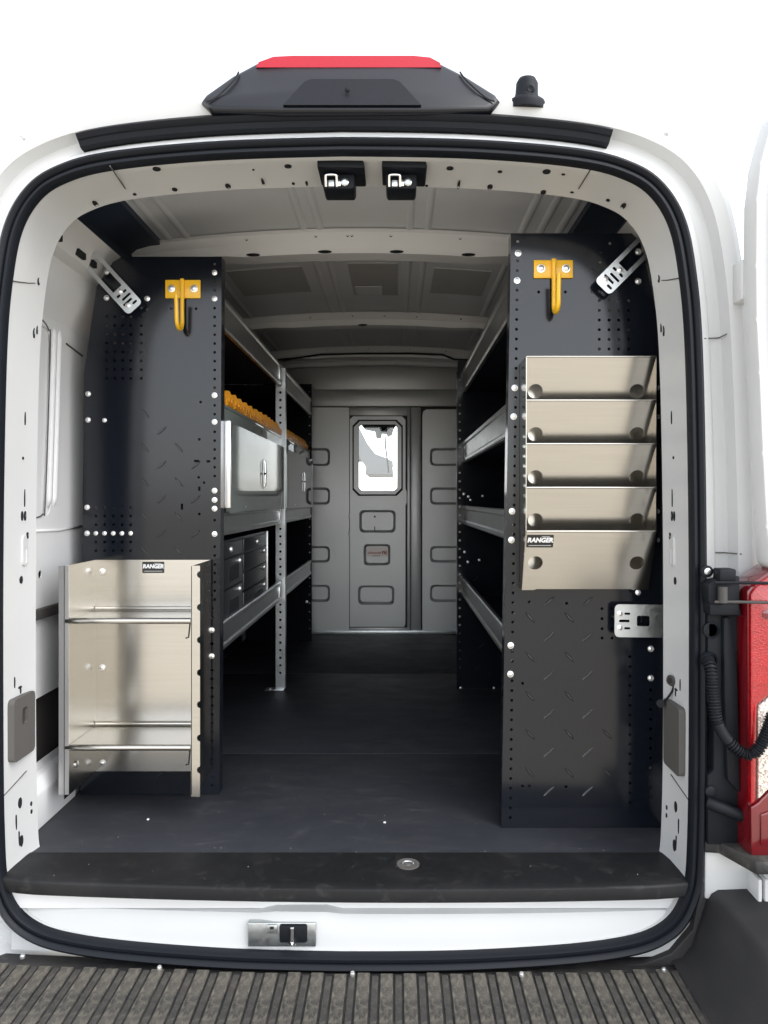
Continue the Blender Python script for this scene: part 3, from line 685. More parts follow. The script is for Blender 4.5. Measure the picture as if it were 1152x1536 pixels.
# right bumper corner, rising beside the step
prof = [(.765, .5145), (.790, .522), (.812, .550), (.832, .610), (.846, .655), (.856, .674), (.872, .683), (1.08, .690)]
V = []; F = []; ysb = [1.40, 1.44, 1.50, 1.56, 1.62, 1.68, 1.74, 1.80]
for j, y in enumerate(ysb):
    for i, (x, z) in enumerate(prof):
        t = max(0, (1.60-y)/.2); V.append((x+.02*t*t, y, z-(z-.50)*.25*t*t))
k = len(prof)
for a in range(len(ysb)-1):
    for j in range(k-1): F.append((a*k+j, a*k+j+1, (a+1)*k+j+1, (a+1)*k+j))
raw('bumper_corner', V, F, 'bumperclean', van, smooth=True)
# black flange under the seal at the lower right
V = []
fl = [(1.757, .842, .72), (1.757, .842, .60), (1.757, .80, .53), (1.757, .70, .515), (1.80, .99, .72)]
prism('lower_skirt', [(.835, .70), (.86, .70), (.875, .48), (.60, .48), (.60, .500), (.70, .506), (.765, .530), (.815, .585)], 'y', 1.762+bend(.75), 1.80+bend(.75), 'bumperclean', van, .003)
# screws / white stone chips along the bumper top
for (px, py) in ((35, 1431), (240, 1448), (529, 1457), (782, 1458), (995, 1451)):
    d = FPX*(CAMZ-.526)/(py-VY)
    lathe('push_pin', [(.0055, -.003), (.006, .002), (.004, .0055), (.001, .0065)], (X(px, d), d-.004, .522), (0, -.2, 1), 'zinc', bu, 10)

# ------------------------------------------------------------------ cab seen through the partition window
box('cab_floor', -.95, .95, 5.12, 7.6, .60, .64, 'cab', van)
box('dashboard', -.90, .90, 6.55, 7.3, 1.05, 1.42, 'cab', van, .05, 3)
prism('cab_roof', [(5.10, 2.62), (5.10, 2.50), (6.05, 2.40), (6.35, 2.30), (6.42, 2.33), (6.1, 2.52)], 'x', -.95, .95, 'cab', van)
for s in (-1, 1): prism('cab_side', [(5.10, .64), (7.5, .64), (7.55, 1.32), (6.42, 2.33), (5.10, 2.62)], 'x', *sorted((.90*s, .97*s)), 'cab', van)
prism('windscreen', [(6.40, 2.315), (7.52, 1.32), (7.53, 1.328), (6.41, 2.323)], 'x', -.895, .895, 'glass', van)
mz = Z(655, 6.5)
mr = prism('mirror_console', [(X(541, 6.4), Z(636, 6.4)), (X(548, 6.4), Z(645, 6.4)), (X(563, 6.4), Z(648, 6.4)), (X(565, 6.4), Z(658, 6.4)), (X(572, 6.4), Z(658, 6.4)), (X(573, 6.4), Z(651, 6.4)), (X(580, 6.4), Z(652, 6.4)), (X(582, 6.4), Z(656, 6.4)), (X(588, 6.4), Z(653, 6.4)), (X(591, 6.4), Z(643, 6.4)), (X(595, 6.4), Z(638, 6.4)), (X(596, 6.4), Z(622, 6.4)), (X(541, 6.4), Z(622, 6.4))], 'y', 6.30, 6.38, 'cab', van)
tube('mirror_cable', [(X(579, 6.3), 6.3, Z(655, 6.3)), (X(578, 6.3), 6.3, Z(668, 6.3)), (X(581, 6.3), 6.3, Z(690, 6.3)), (X(583, 6.3), 6.3, Z(709, 6.3))], .006, 'cab', mr, 6)
box('bonnet', -.85, .85, 7.5, 8.3, 1.15, 1.30, 'white', van, .05, 3)

# ================================================================== PARTITION
pw = thing('bulkhead_partition', (0, 5.08, FZ), 'grey metal partition with narrow windowed door at the front of the cargo bay', 'partition')
DP = 5.08
def px_rr(x0, x1, y0, y1, r, d=DP): return rrect(X(x0, d), X(x1, d), Z(y1, d), Z(y0, d), r)
Tp = Matrix(((1, 0, 0, 0), (0, 0, 1, DP), (0, 1, 0, 0), (0, 0, 0, 1)))
def pocket(parent, x0, x1, y0, y1, r=.03, dep=.020):
    """pressed recess: sloping walls down to a flat floor"""
    o1 = px_rr(x0, x1, y0, y1, r); c = (sum(p[0] for p in o1)/len(o1), sum(p[1] for p in o1)/len(o1))
    a, b = X(x1, DP)-X(x0, DP), Z(y0, DP)-Z(y1, DP); ins = .016
    o2 = [(c[0]+(p[0]-c[0])*(1-2*ins/a), c[1]+(p[1]-c[1])*(1-2*ins/b)) for p in o1]
    n = len(o1); V = [(p[0], DP+.0005, p[1]) for p in o1]+[(p[0], DP+dep, p[1]) for p in o2]
    return raw('pressed_panel', V, [(i, (i+1) % n, n+(i+1) % n, n+i) for i in range(n)]+[tuple(range(n, 2*n))], 'partition', parent, auto=30)
rows = [(672, 699), (731, 757), (819, 844), (877, 903)]
base = plate('left_panel', [(-.87, Z(947, DP)), (X(523.9, DP), Z(947, DP)), (X(523.9, DP), Z(611, DP)), (-.87, Z(611, DP))], [px_rr(430, 495, a, b, .03) for a, b in rows], .01, 'partition', pw, Tp)
for a, b in rows: pocket(base, 430, 495, a, b)
base = plate('right_panel', [(X(633.5, DP), Z(947, DP)), (.87, Z(947, DP)), (.87, Z(614, DP)), (X(640, DP), Z(614, DP)), (X(635, DP), Z(617, DP)), (X(633.5, DP), Z(624, DP))], [px_rr(645, 720, a, b, .03) for a, b in rows], .01, 'partition', pw, Tp)
for a, b in rows: pocket(base, 645, 720, a, b)
# door post between door and right panel
box('door_post', X(616, DP), X(631.5, DP), DP-.012, DP+.02, Z(947, DP), Z(611, DP), 'partition', pw, .006)
box('header_panel', -.87, .87, DP-.002, DP+.02, Z(609.5, DP), Z(585, DP), 'partition', pw, .004)
box('header_rail', -.87, .87, DP-.010, DP+.02, Z(586, DP)+.004, 2.525, 'partition', pw, .01)
box('backing_sheet', -.87, X(530, DP), DP+.034, DP+.045, .69, 2.5, 'taupe_d', pw)
box('backing_sheet', X(604, DP), .87, DP+.034, DP+.045, .69, 2.5, 'taupe_d', pw)
box('backing_sheet', X(530, DP), X(604, DP), DP+.034, DP+.045, .69, Z(742, DP), 'taupe_d', pw)
box('backing_sheet', X(530, DP), X(604, DP), DP+.034, DP+.045, Z(630, DP), 2.5, 'taupe_d', pw)
box('floor_angle', -.87, .87, DP-.02, DP-.004, FZ-.006, Z(945, DP), 'galv', pw, .003)
dr_out = [(X(525, DP), Z(940, DP)), (X(606, DP), Z(940, DP)), (X(608, DP), Z(936, DP)), (X(608.2, DP), Z(758, DP)), (X(610, DP), Z(754, DP)), (X(610, DP), Z(738, DP)), (X(608.2, DP), Z(733, DP)), (X(608.2, DP), Z(630, DP)), (X(603, DP), Z(624.5, DP)), (X(530, DP), Z(624.5, DP)), (X(525, DP), Z(629, DP))]
def octo(x0, x1, y0, y1, c): return [(X(a, DP), Z(b, DP)) for a, b in ((x0+c, y0), (x1-c, y0), (x1, y0+c), (x1, y1-c), (x1-c, y1), (x0+c, y1), (x0, y1-c), (x0, y0+c))]
door = plate('partition_door', dr_out, [octo(529.5, 603.5, 630.5, 743, 9), px_rr(539, 593.5, 765, 799, .03), px_rr(545.5, 585.5, 816, 848, .025), px_rr(537, 591.5, 878, 907, .03)], .012, 'partition', pw, Tp @ Matrix.Translation((0, 0, -.006)))
box('door_sill', X(524, DP), X(615, DP), DP-.002, DP+.012, Z(947, DP), Z(941.5, DP), 'partition', pw, .002)
box('door_frame', X(610.8, DP), X(615.4, DP), DP-.004, DP+.02, Z(947, DP), Z(611, DP), 'partition', pw, .002)
box('door_frame_head', X(523.5, DP), X(611, DP), DP-.003, DP+.016, Z(623.5, DP), Z(610.5, DP), 'partition', pw, .004)
for (a, b, c, d_) in ((539, 593.5, 765, 799), (545.5, 585.5, 816, 848), (537, 591.5, 878, 907)): pk = pocket(door, a, b, c, d_, .03 if a != 545.5 else .025)
wf = plate('window_frame', octo(531, 602, 632.2, 741.4, 9), [[(X(a, DP), Z(b, DP)) for a, b in ((541, 637), (593, 637), (596.5, 641), (596.5, 732), (592, 737), (542, 737), (537.5, 732), (537.5, 641))]], .010, 'partition', pw, Tp @ Matrix.Translation((0, 0, -.0195)))
plate('window_seal_shade', octo(528.8, 604.2, 629.8, 743.8, 9), [[(X(a, DP), Z(b, DP)) for a, b in ((541.5, 637.6), (592.5, 637.6), (596, 641.4), (596, 731.6), (591.6, 736.4), (542.4, 736.4), (538, 731.6), (538, 641.4))]], .010, 'seal', wf, Tp @ Matrix.Translation((0, 0, -.0092)))  # seal's black rim reaches past the frame to stand in for its shadow gap
plate('window_pane', octo(534, 600, 634, 740, 6), [], .004, 'glass', wf, Tp @ Matrix.Translation((0, 0, .004)))
lathe('lock_knob', [(.007, 0), (.007, -.004), (.004, -.006)], (X(562, DP), DP+.018, Z(775, DP)), (0, 1, 0), 'taupe_d', door, 10)
box('lock_slot', X(561.3, DP), X(562.7, DP), DP+.012, DP+.018, Z(797, DP), Z(790, DP), 'taupe_d', door)
sg = plate('door_sticker', px_rr(549.5, 582, 820, 835, .008), [], .0015, 'signback', door, Tp @ Matrix.Translation((0, 0, .0165)))
bm = bmesh.new()
random.seed(3)
xq = 552.0
while xq < 571.5:
    wq = random.choice((.9, 1.2, 1.5)); h = random.choice((2.2, 2.6, 3.2)); addbox(bm, X(xq, DP), X(xq+wq, DP), DP+.0155, DP+.0163, Z(831, DP), Z(831-h, DP)); xq += wq+.55
for (a, b, c, d_) in ((573, 574.4, 826, 832), (574.4, 576, 827, 829), (576, 577.2, 826, 832), (577.2, 578.6, 828, 831), (578.6, 580, 825.5, 832), (559, 570, 833.6, 834.6)):
    addbox(bm, X(a, DP), X(b, DP), DP+.0155, DP+.0163, Z(d_, DP), Z(c, DP))
bmobj('sticker_print', bm, 'printred', sg)
for (px, py) in ((523.5, 775), (523.5, 801)): lathe('door_hinge', [(.006, .02), (.006, -.006)], (X(524, DP), DP-.004, Z(py, DP)), (0, 0, 1), 'partition', door, 10)

# ================================================================== FLOOR MATS
fm = thing('floor_liner', (0, 3.3, FZ-.015), 'black scuffed rubber floor mat in sections across the cargo floor', 'floor mat')
box('mat_section', -.86, .86, 1.9215, 2.674, FZ-.014, FZ, 'mat', fm, .0025)
box('mat_section', -.86, .86, 2.6785, 3.908, FZ-.014, FZ-.0005, 'mat', fm, .0025)
box('mat_section', -.86, .86, 3.912, 5.055, FZ-.014, FZ, 'mat', fm, .0025)
V = []; F = []
xx = [-.808+1.616*k/40 for k in range(41)]
prof = [(1.920, -.014), (1.920, .0015), (1.775, .0025), (1.746, .0015), (1.7415, -.001), (1.740, -.005), (1.742, -.030), (1.747, -.034), (1.79, -.034)]
for x in xx:
    cr = max(0, (abs(x)-.70)/.108); tp = 1 if abs(x) < .78 else .6
    for (y, z) in prof:
        t = (1.92-y)/.18
        V.append((x+XC, y+(bend(x)+.010*cr*cr)*max(0, min(1, t)), FZ+z))
k = len(prof)
for i in range(40):
    for j in range(k-1): F.append((i*k+j, i*k+j+1, (i+1)*k+j+1, (i+1)*k+j))
F.append(tuple(range(k))); F.append(tuple(range(40*k, 41*k)))
spl = raw('sill_plate', V, F, 'sillplate', fm, auto=40)
dd = FPX*(CAMZ-FZ)/(1298-VY); dx = X(612, dd)
lathe('tie_down_cup', [(.028, -.004), (.028, .0045), (.0245, .0052), (.021, .0035), (.019, .0028), (.008, .0028), (.007, .0045), (.002, .0045)], (dx, dd, FZ), (0, 0, 1), 'taupe', spl, 24)
tube('tie_down_ring', [(dx-.013, dd, FZ+.004)]+[(dx+.013*math.cos(R(a)), dd+.010*math.sin(R(a)), FZ+.006) for a in range(165, -1, -15)]+[(dx+.013, dd, FZ+.004)], .002, 'galv', spl, 6)
# crumb of white debris on the mat
lathe('paint_flake', [(.004, 0), (.003, .002), (.001, .003)], (X(222, 2.12), 2.12, FZ+.0005), (0, 0, 1), 'print', fm, 6)
lathe('paint_flake', [(.004, 0), (.003, .002), (.001, .003)], (X(577, 2.10), 2.10, FZ+.0005), (0, 0, 1), 'print', fm, 6)

# grit on the sill plate and mats
random.seed(11); bm = bmesh.new()
for k in range(70):
    y = random.uniform(1.77, 2.6); x = random.uniform(-.72, .72); r_ = random.uniform(.0006, .0015); z = FZ+.0026 if y < 1.915 else FZ+.0004
    q = [bm.verts.new((x+r_*math.cos(a+k), y+r_*math.sin(a+k), z)) for a in (0, 2.1, 4.2)]; t_ = bm.verts.new((x, y, z+r_))
    for a, b in ((0, 1), (1, 2), (2, 0)): bm.faces.new((q[a], q[b], t_))
gr = bmobj('grit', bm, 'pad', fm); gr['kind'] = 'stuff'

# ================================================================== SHELF UNITS
HP = .0268
def tri_holes(px_list, rows_, d, r=.0042): return [circ(X(px, d), Z(py, d), r) for px in px_list for py in rows_]
def steps(a, b, s):
    out = []; v = a
    while v <= b+1e-6: out.append(v); v += s
    return out
def slot(px, py, d, w_, h_): x, z = X(px, d), Z(py, d); return [(x-w_/2, z-h_/2), (x+w_/2, z-h_/2), (x+w_/2, z+h_/2), (x-w_/2, z+h_/2)]
def shelf_tray(unit, s, xf, xb, zt, h, y0, y1):
    """aluminium tray: front lip with rolled edges, flat bottom and back lip with shade in their colour"""
    sg_ = s
    strip('tray_base', [(xb, zt-h+.05), (xb, zt-h+.004), (xf+.017*sg_, zt-h+.004)], y0, y1, 'dark', unit, th=.0012*sg_)  # shade under the aluminium shelf is put into the dark base colour
    prof = [(xf+.016*sg_, zt-h+.012), (xf+.016*sg_, zt-h), (xf+.004*sg_, zt-h), (xf, zt-h+.004), (xf, zt-h+.014), (xf+.005*sg_, zt-h+.02), (xf+.005*sg_, zt-.020), (xf, zt-.014), (xf, zt-.003), (xf+.003*sg_, zt), (xf+.014*sg_, zt), (xf+.014*sg_, zt-.008)]
    return strip('shelf_lip', prof, y0, y1, 'tray', unit, th=.0012*sg_)

LD, RD = 2.30, 2.067
lu = thing('shelf_unit', (-.63, 3.5, FZ), 'long black steel shelving unit along the left wall with silver shelf lips and middle post', 'shelf unit', 'van shelving units')
ru = thing('shelf_unit', (.63, 2.85, FZ), 'shorter black steel shelving unit along the right wall carrying the aluminium literature holder', 'shelf unit', 'van shelving units')
# ---- left end panel
out = [(X(329, LD), FZ+.001), (X(332.5, LD), 2.334), (-.715, 2.334), (-.742, 2.318), (X(145, LD), Z(430, LD)), (X(126, LD), Z(560, LD)), (X(124, LD), Z(800, LD)), (-.84, FZ+.001)]
L_bolts = [(322, y) for y in (409, 448, 593, 633, 736, 750, 763, 801)]+[(132.5, 591), (132.5, 630), (131, 761), (131, 800), (221, 448), (160, 408), (160, 447), (318, 945), (318, 984), (157, 630.5)]
L_bolts += [(x, 800) for x in (144, 157, 170, 183, 196)]
def free(hpx, hpy, bl_): return all((hpx-a)**2+(hpy-b)**2 > 81 for a, b in bl_)
hl = []
for py in steps(396, 1180, 13.25):
    if py > 835 and py < 1000 and False: continue
    hl.append((322 if py < 900 else 318.5, py))
for py in steps(475, 570, 13.2): hl += [(x, py) for x in (160, 172, 184, 196)]
for py in steps(462, 570, 13.2): hl.append((212, py))
for py in (761, 774, 787, 813, 826): hl += [(x, py) for x in (144, 157, 170, 183, 196)]
hl += [(257, 463), (294, 463), (220, 463), (301, 603), (299, 659), (298, 716), (299, 771), (306, 724)]
hl = [h for h in hl if free(h[0], h[1], L_bolts)]
holes = [circ(X(a, LD), Z(b, LD), .0042) for a, b in hl]+[slot(295, 691.5, LD, .016, .007), slot(312.5, 692, LD, .011, .007), slot(299, 733, LD, .007, .013), slot(273, 760, LD, .007, .018)]
ep = plate('end_panel', out, holes, .0025, 'panel', lu, Matrix(((1, 0, 0, 0), (0, 0, 1, LD), (0, 1, 0, 0), (0, 0, 0, 1))))
def flange(unit, x0b, x0t, zb, zt, y0, y1):
    V = [(x0b, y0, zb), (x0b, y1, zb), (x0t, y1, zt), (x0t, y0, zt)]; t = .002 if x0b < 0 else -.002
    V += [(a-t, b, c) for a, b, c in V]
    return raw('panel_flange', V, [(0, 1, 2, 3), (7, 6, 5, 4), (0, 4, 5, 1), (1, 5, 6, 2), (2, 6, 7, 3), (3, 7, 4, 0)], 'panel', unit)
flange(lu, X(329, LD), X(332.5, LD), FZ+.001, 2.334, LD+.0025, LD+.045)
for (a, b) in L_bolts: inst('bolt', BOLT, (X(a, LD), LD-.0002, Z(b, LD)), ep, (0, random.uniform(0, 3), 0), (.82,)*3 if a in (144, 157, 170, 183, 196) else (1, 1, 1))
back = []; fwd = []
for r_ in range(13):
    y = 620+51.5*r_
    for c_ in range(3):
        back.append((218+51*c_-(.4*r_), y)); fwd.append((243+51.5*c_-.3*r_, y+26))
back = [b for b in back if not (b[0] > 250 and b[1] < 640) and b[0] < 300]
fwd = [b for b in fwd if b[0] < 310 and not (b[0] > 270 and b[1] < 660)]
for (a, b) in back:
    if b < 1180: inst('tread_mark', TREAD, (X(a, LD), LD-.0003, Z(b, LD)), ep, (0, R(48), 0))
for (a, b) in fwd:
    if b < 1180: inst('tread_mark', TREAD, (X(a, LD), LD-.0003, Z(b, LD)), ep, (0, R(-42), 0))
# ---- left far end panel, dark wall sheet, post, trays
LE = 4.80
fo = [(-.418, FZ+.001), (-.418, 2.33), (-.72, 2.33), (-.80, 2.24), (-.84, 1.98), (-.84, FZ+.001)]
fe = plate('end_panel', fo, [circ(-.432, z, .0045) for z in steps(.78, 2.3, .0536)], .0025, 'panel', lu, Matrix(((1, 0, 0, 0), (0, 0, 1, LE), (0, 1, 0, 0), (0, 0, 0, 1))))
for z in (1.17, 1.52, .95): inst('bolt', BOLT, (-.45, LE-.0002, z), fe)
box('dark_wall_sheet', -.868, -.860, LD+.15, LE, FZ+.002, 2.13, 'dark', lu)  # plain dark sheet over the side wall behind the shelves
box('foot_plate', X(398, 3.57), -.41, 3.55, 3.60, FZ, FZ+.006, 'galv', lu, .002)
PD = 3.57
px0, px1 = X(413.5, PD), X(427.5, PD)
Tq = Matrix(((1, 0, 0, 0), (0, 0, 1, PD), (0, 1, 0, 0), (0, 0, 0, 1)))
post = plate('post', [(px0, FZ+.006), (px1, FZ+.006), (px1, Z(552, PD)), (px0, Z(552, PD))], [circ((px0+px1)/2, z, .0062) for z in steps(.78, 2.2, .0536/1.5)], .002, 'galv', lu, Tq)
box('post_flange', px1-.0005, px1+.0015, PD, PD+.035, FZ+.006, Z(552, PD), 'galv', lu)
inst('bolt', BOLT, (X(405, 3.56), 3.56, FZ+.006), lu, (R(-90), 0, 0))
LXF, LXB = -.422, -.822
for (zt, h) in ((2.235, .10), (1.562, .078), (1.213, .088)):
    for (y0, y1) in ((LD+.012, PD-.02), (PD+.012, LE-.005)):
        shelf_tray(lu, -1, LXF, LXB if zt < 2 else -.765, zt, h, y0, y1)
    # clips beside the post
    box('shelf_clip', LXF-.006, LXF+.004, PD-.075, PD-.035, zt-h+.018, zt-.018, 'galv', lu, .002)
# ---- right end panel
def rx(px, py): return X(px, RD), Z(py, RD)
out = [rx(752, 1242), rx(766.5, 350), rx(948, 350), rx(960, 362), rx(977, 430), rx(993, 516), rx(993, 800), rx(985, 1242)]
out[0] = (out[0][0], FZ+.001); out[-1] = (out[-1][0]+.02, FZ+.001)
R_bolts = [(777, 380), (775.5, 421), (772, 582), (770.5, 625), (768, 767), (767, 810), (766, 968), (765.5, 1011), (957, 378), (957, 422), (976, 973), (976, 1017)]
hr = []
for py in steps(362, 1232, 14.65): hr.append((776.5-(py-362)*.0128, py))
for py in steps(451, 530, 14.5): hr += [(899, py), (913.5, py), (928, py), (943, py)]
hr += [(900, 378), (900, 393), (915, 365), (888, 406), (888, 438), (808, 438), (848, 438), (899, 437), (784, 1025), (794, 903), (850, 905), (784, 1179), (794, 1179), (849, 1180)]
for py in steps(985, 1210, 14.6): hr.append((945, py))
for py in (913, 928, 943, 957): hr += [(903, py), (918, py)]
for py in steps(1035, 1210, 14.6): hr.append((976, py))
hr = [h for h in hr if free(h[0], h[1], R_bolts)]
er = plate('end_panel', out, [circ(*rx(a, b), .0042) for a, b in hr], .0025, 'panel', ru, Matrix(((1, 0, 0, 0), (0, 0, 1, RD), (0, 1, 0, 0), (0, 0, 0, 1))))
flange(ru, out[0][0], out[1][0], FZ+.001, out[1][1], RD+.0025, RD+.045)
for (a, b) in R_bolts: inst('bolt', BOLT, (X(a, RD), RD-.0002, Z(b, RD)), er, (0, random.uniform(0, 3), 0), (1.05,)*3)
for y in (902, 955, 1013, 1071, 1128.5, 1187):
    for a in (823.5, 881.5): inst('tread_mark', TREAD, (X(a, RD), RD-.0003, Z(y, RD)), er, (0, R(-42), 0), (1.05,)*3)
for y in (926, 985, 1044, 1101, 1158.5):
    for a in (795, 853.5, 910.5):
        if a > 900 and y < 1090: continue
        inst('tread_mark', TREAD, (X(a, RD), RD-.0003, Z(y, RD)), er, (0, R(48), 0), (1.05,)*3)
# ---- right far end panel and trays
RE = 3.60
fo = [(.404, FZ+.001), (.404, 2.10), (.41, Z(540, RE)), (.74, Z(540, RE)), (.84, 1.98), (.84, FZ+.001)]
fe = plate('end_panel', fo, [circ(.420, z, .0055) for z in steps(.80, 2.2, .0402)], .0025, 'panel', ru, Matrix(((1, 0, 0, 0), (0, 0, 1, RE), (0, 1, 0, 0), (0, 0, 0, 1))))
flange(ru, .404, .404, FZ+.001, 2.2, RE-.035, RE)
for (px, py) in ((696, 741), (703, 745), (724, 744), (706, 750), (697, 828), (719, 840), (702, 843), (691, 1032), (741, 1032)): inst('bolt', BOLT, (X(px, RE), RE-.0002, Z(py, RE)), fe, (0, 0, 0), (.7, 1, .7))
for (px, py, a) in ((722, 1062/1.0-93, -42), (714, 868, -42), (733, 833, 48), (716, 1002, -42), (733, 1010, 48), (735, 905, -42)): inst('tread_mark', TREAD, (X(px, RE), RE-.0003, Z(py, RE)), fe, (0, R(a), 0))
box('dark_wall_sheet', .860, .868, RD+.15, RE, FZ+.002, 2.13, 'dark', ru)  # matching dark sheet over the right side wall
RXF, RXB = .434, .80
for (zt, h) in ((2.215, .105), (1.872, .098), (1.567, .085), (1.222, .085)):
    shelf_tray(ru, 1, RXF, RXB, zt, h, RD+.012, RE-.004)

# ================================================================== CABINETS, BINS, DRAWERS (left shelves)
def cabinet(y0, y1, label, handle_y, edge_strip):
    c = thing('wall_cabinet', (-.63, (y0+y1)/2, 1.562), label, 'cabinet', 'grey cabinets on the left shelves')
    xf = -.408
    bm = bmesh.new(); addbox(bm, -.84, xf-.012, y0+.01, y1-.012, 1.566, 1.885, .003)
    bmobj('carcass', bm, 'cabinet', c, auto=40)
    T = Matrix(((0, 0, -1, xf), (1, 0, 0, 0), (0, 1, 0, 0), (0, 0, 0, 1)))
    dd_ = plate('door', rrect(y0+.03, y1, 1.553, 1.842, .022, 5), [], .010, 'cabinet', c, T)
    # rolled bright edge on the far side
    tube('door_edge', catmull([(xf+.002, y1-.05, 1.842), (xf+.002, y1-.02, 1.840), (xf+.002, y1-.004, 1.822), (xf+.002, y1-.001, 1.80), (xf+.002, y1-.001, 1.60), (xf+.002, y1-.001, 1.557)], 4), .004, 'galv', dd_, 8)
    h = box('latch_plate', xf, xf+.003, handle_y-.008, handle_y+.008, 1.640, 1.755, 'galv', dd_, .001)
    tube('latch_handle', [(xf+.003, handle_y, 1.75), (xf+.007, handle_y, 1.742), (xf+.008, handle_y, 1.70), (xf+.007, handle_y, 1.655), (xf+.003, handle_y, 1.648)], .0048, 'chrome', h, 8)
    box('latch_stop', xf+.003, xf+.012, handle_y-.008, handle_y+.008, 1.695, 1.703, 'drawerdark', h)
    box('top_ledge', -.47, xf-.013, y0+.01, y1-.012, 1.886, 1.897, 'cabinet', c, .002)
    if edge_strip:
        x0, x1 = X(334, y0), X(346, y0)
        s_ = box('end_channel', x0, x1, y0-.002, y0+.016, Z(762, y0), Z(631, y0), 'zinc', c, .002)
        box('channel_groove', x0+.007, x0+.010, y0-.0035, y0-.001, Z(758, y0), Z(633, y0), 'galv', s_)
    lathe('rivet', [(.004, 0), (.003, .002)], (xf, y0+.30, 1.57), (1, 0, 0), 'galv', dd_, 8)
    return c
cabinet(2.352, 3.625, 'near grey cabinet with white end channel under the orange bins on the left shelves', 3.0, True)
cabinet(3.645, 4.72, 'far grey cabinet beyond the silver post on the left shelves', 4.30, False)
# orange bins
def bin_mesh():
    """small open bin with a low scooped front lip; opening towards +x (aisle)"""
    W, H, D = .090, .060, .20
    prof = [(0, 0), (0, .024), (-.004, .034), (-.016, H), (-D, H), (-D, 0)]     # (x,z) side outline
    bm = bmesh.new()
    def sheet(a, b, y0, y1): pass
    t = .003
    for y0 in (-W/2, W/2-t):
        A = [bm.verts.new((x, y0, z)) for x, z in prof]; B = [bm.verts.new((x, y0+t, z)) for x, z in prof]
        bm.faces.new(A); bm.faces.new(list(reversed(B)))
        for i in range(len(A)): bm.faces.new((A[i], B[i], B[(i+1) % len(A)], A[(i+1) % len(A)]))
    bmesh.ops.recalc_face_normals(bm, faces=bm.faces)
    addbox(bm, -t, 0, -W/2+t, W/2-t, 0, .024); addbox(bm, -D, -D+t, -W/2+t, W/2-t, 0, H); addbox(bm, -D+t, -t, -W/2+t, W/2-t, 0, t)
    for y in (-W/2-.001, W/2-.003): addbox(bm, -D, -.045, y-.001, y+.005, H-.004, H+.001)
    for y in (-.022, .022): addbox(bm, 0, .004, y-.010, y+.010, .014, .028, .001)
    addbox(bm, -.002, .003, -W/2+.006, W/2-.006, .004, .008)
    me = bpy.data.meshes.new('bin'); bm.to_mesh(me); bm.free(); me.materials.append(M['orange']); return me
BIN = bin_mesh()
k = 0; y = 2.375
while y < 4.66:
    o = inst('orange_bin', BIN, (-.424+random.uniform(-.003, .003), y, 1.8985), None, (0, 0, random.uniform(-.015, .015)))
    if y < PD-.05: tag(o, 'small orange plastic bin in the row on top of the near grey cabinet', 'bin', 'orange bins on the near cabinet')
    else: tag(o, 'small orange plastic bin on the far grey cabinet, behind the silver post', 'bin', 'orange bins on the far cabinet')
    y += .101; k += 1
# drawer unit
du = thing('drawer_unit', (-.60, 2.8, 1.15), 'charcoal drawer cabinet with silver knobs on the left lower shelf', 'drawer cabinet')
xf = -.437; zb, zt_ = 1.145, 1.462
bm = bmesh.new(); addbox(bm, -.80, xf-.008, 2.345, 3.262, zb, zt_, .004); bmobj('carcass', bm, 'drawer', du, auto=40)
box('side_strip', xf-.008, xf+.004, 3.248, 3.264, zb, zt_, 'tray', du, .002)
def drawer(y0, y1, z0, z1, knob, plate_):
    d_ = box('drawer', xf-.010, xf, y0, y1, z0, z1, 'drawer', du, .003)
    if plate_: box('pull_recess', xf-.0005, xf+.0015, y0+(y1-y0)*.40, y0+(y1-y0)*.82, z0+(z1-z0)*.18, z0+(z1-z0)*.72, 'drawerdark', d_)
    lathe('knob', [(.011, 0), (.011, .003), (.008, .007), (.003, .008)], (xf, knob[0], knob[1]), (1, 0, 0), 'zinc', d_, 12)
drawer(2.36, 2.735, 1.405, 1.452, (2.54, 1.43), False)
drawer(2.36, 2.735, 1.305, 1.398, (2.68, 1.382), True)
drawer(2.36, 2.735, 1.155, 1.298, (2.68, 1.282), True)
drawer(2.765, 3.24, 1.405, 1.452, (3.02, 1.43), False)
drawer(2.765, 3.24, 1.335, 1.398, (3.18, 1.384), False)
drawer(2.765, 3.24, 1.265, 1.328, (3.18, 1.314), False)
drawer(2.765, 3.24, 1.155, 1.258, (3.18, 1.242), True)

# ================================================================== ALUMINIUM BIN RACK (left end panel)
ar = thing('canister_rack', (-.62, 2.18, .78), 'open brushed aluminium rack with two shelves on the left black end panel', 'rack')
yf, ybk = 2.075, LD-.010; xl, xr = -.790, -.443; zb, zt_ = .775, 1.414
Tx = lambda x, s: Matrix(((0, 0, s, x), (1, 0, 0, 0), (0, 1, 0, 0), (0, 0, 0, 1)))
box('back_sheet', xl, xr, ybk, ybk+.002, zb, zt_, 'alu', ar)
plate('side_sheet', [(yf, zb), (ybk, zb), (ybk, zt_), (yf, zt_)], [rrect(yf+.010, yf+.020, z-.011, z+.011, .004, 2) for z in (1.355, 1.265, 1.175, 1.085, .995, .905, .83)], .002, 'alu', ar, Tx(xl, -1))
plate('side_sheet', [(yf, zb+.012), (ybk, zb), (ybk, zt_), (yf, zt_)], [], .002, 'alu', ar, Tx(xr, 1))
Tf = Matrix(((1, 0, 0, 0), (0, 0, 1, yf), (0, 1, 0, 0), (0, 0, 0, 1)))
box('front_flange', X(88, yf), X(103, yf), yf, yf+.002, Z(1192, yf), zt_+.001, 'zinc', ar)
hz = [Z(p, yf) for p in (862, 911, 960, 1009, 1057, 1107, 1155)]
ob = [(X(286.5, yf), Z(1195, yf)), (X(300, yf), Z(1195, yf))]
fl_x = X(300, yf)
ol = [(X(286.5, yf), Z(1195, yf)), (fl_x, Z(1195, yf))]
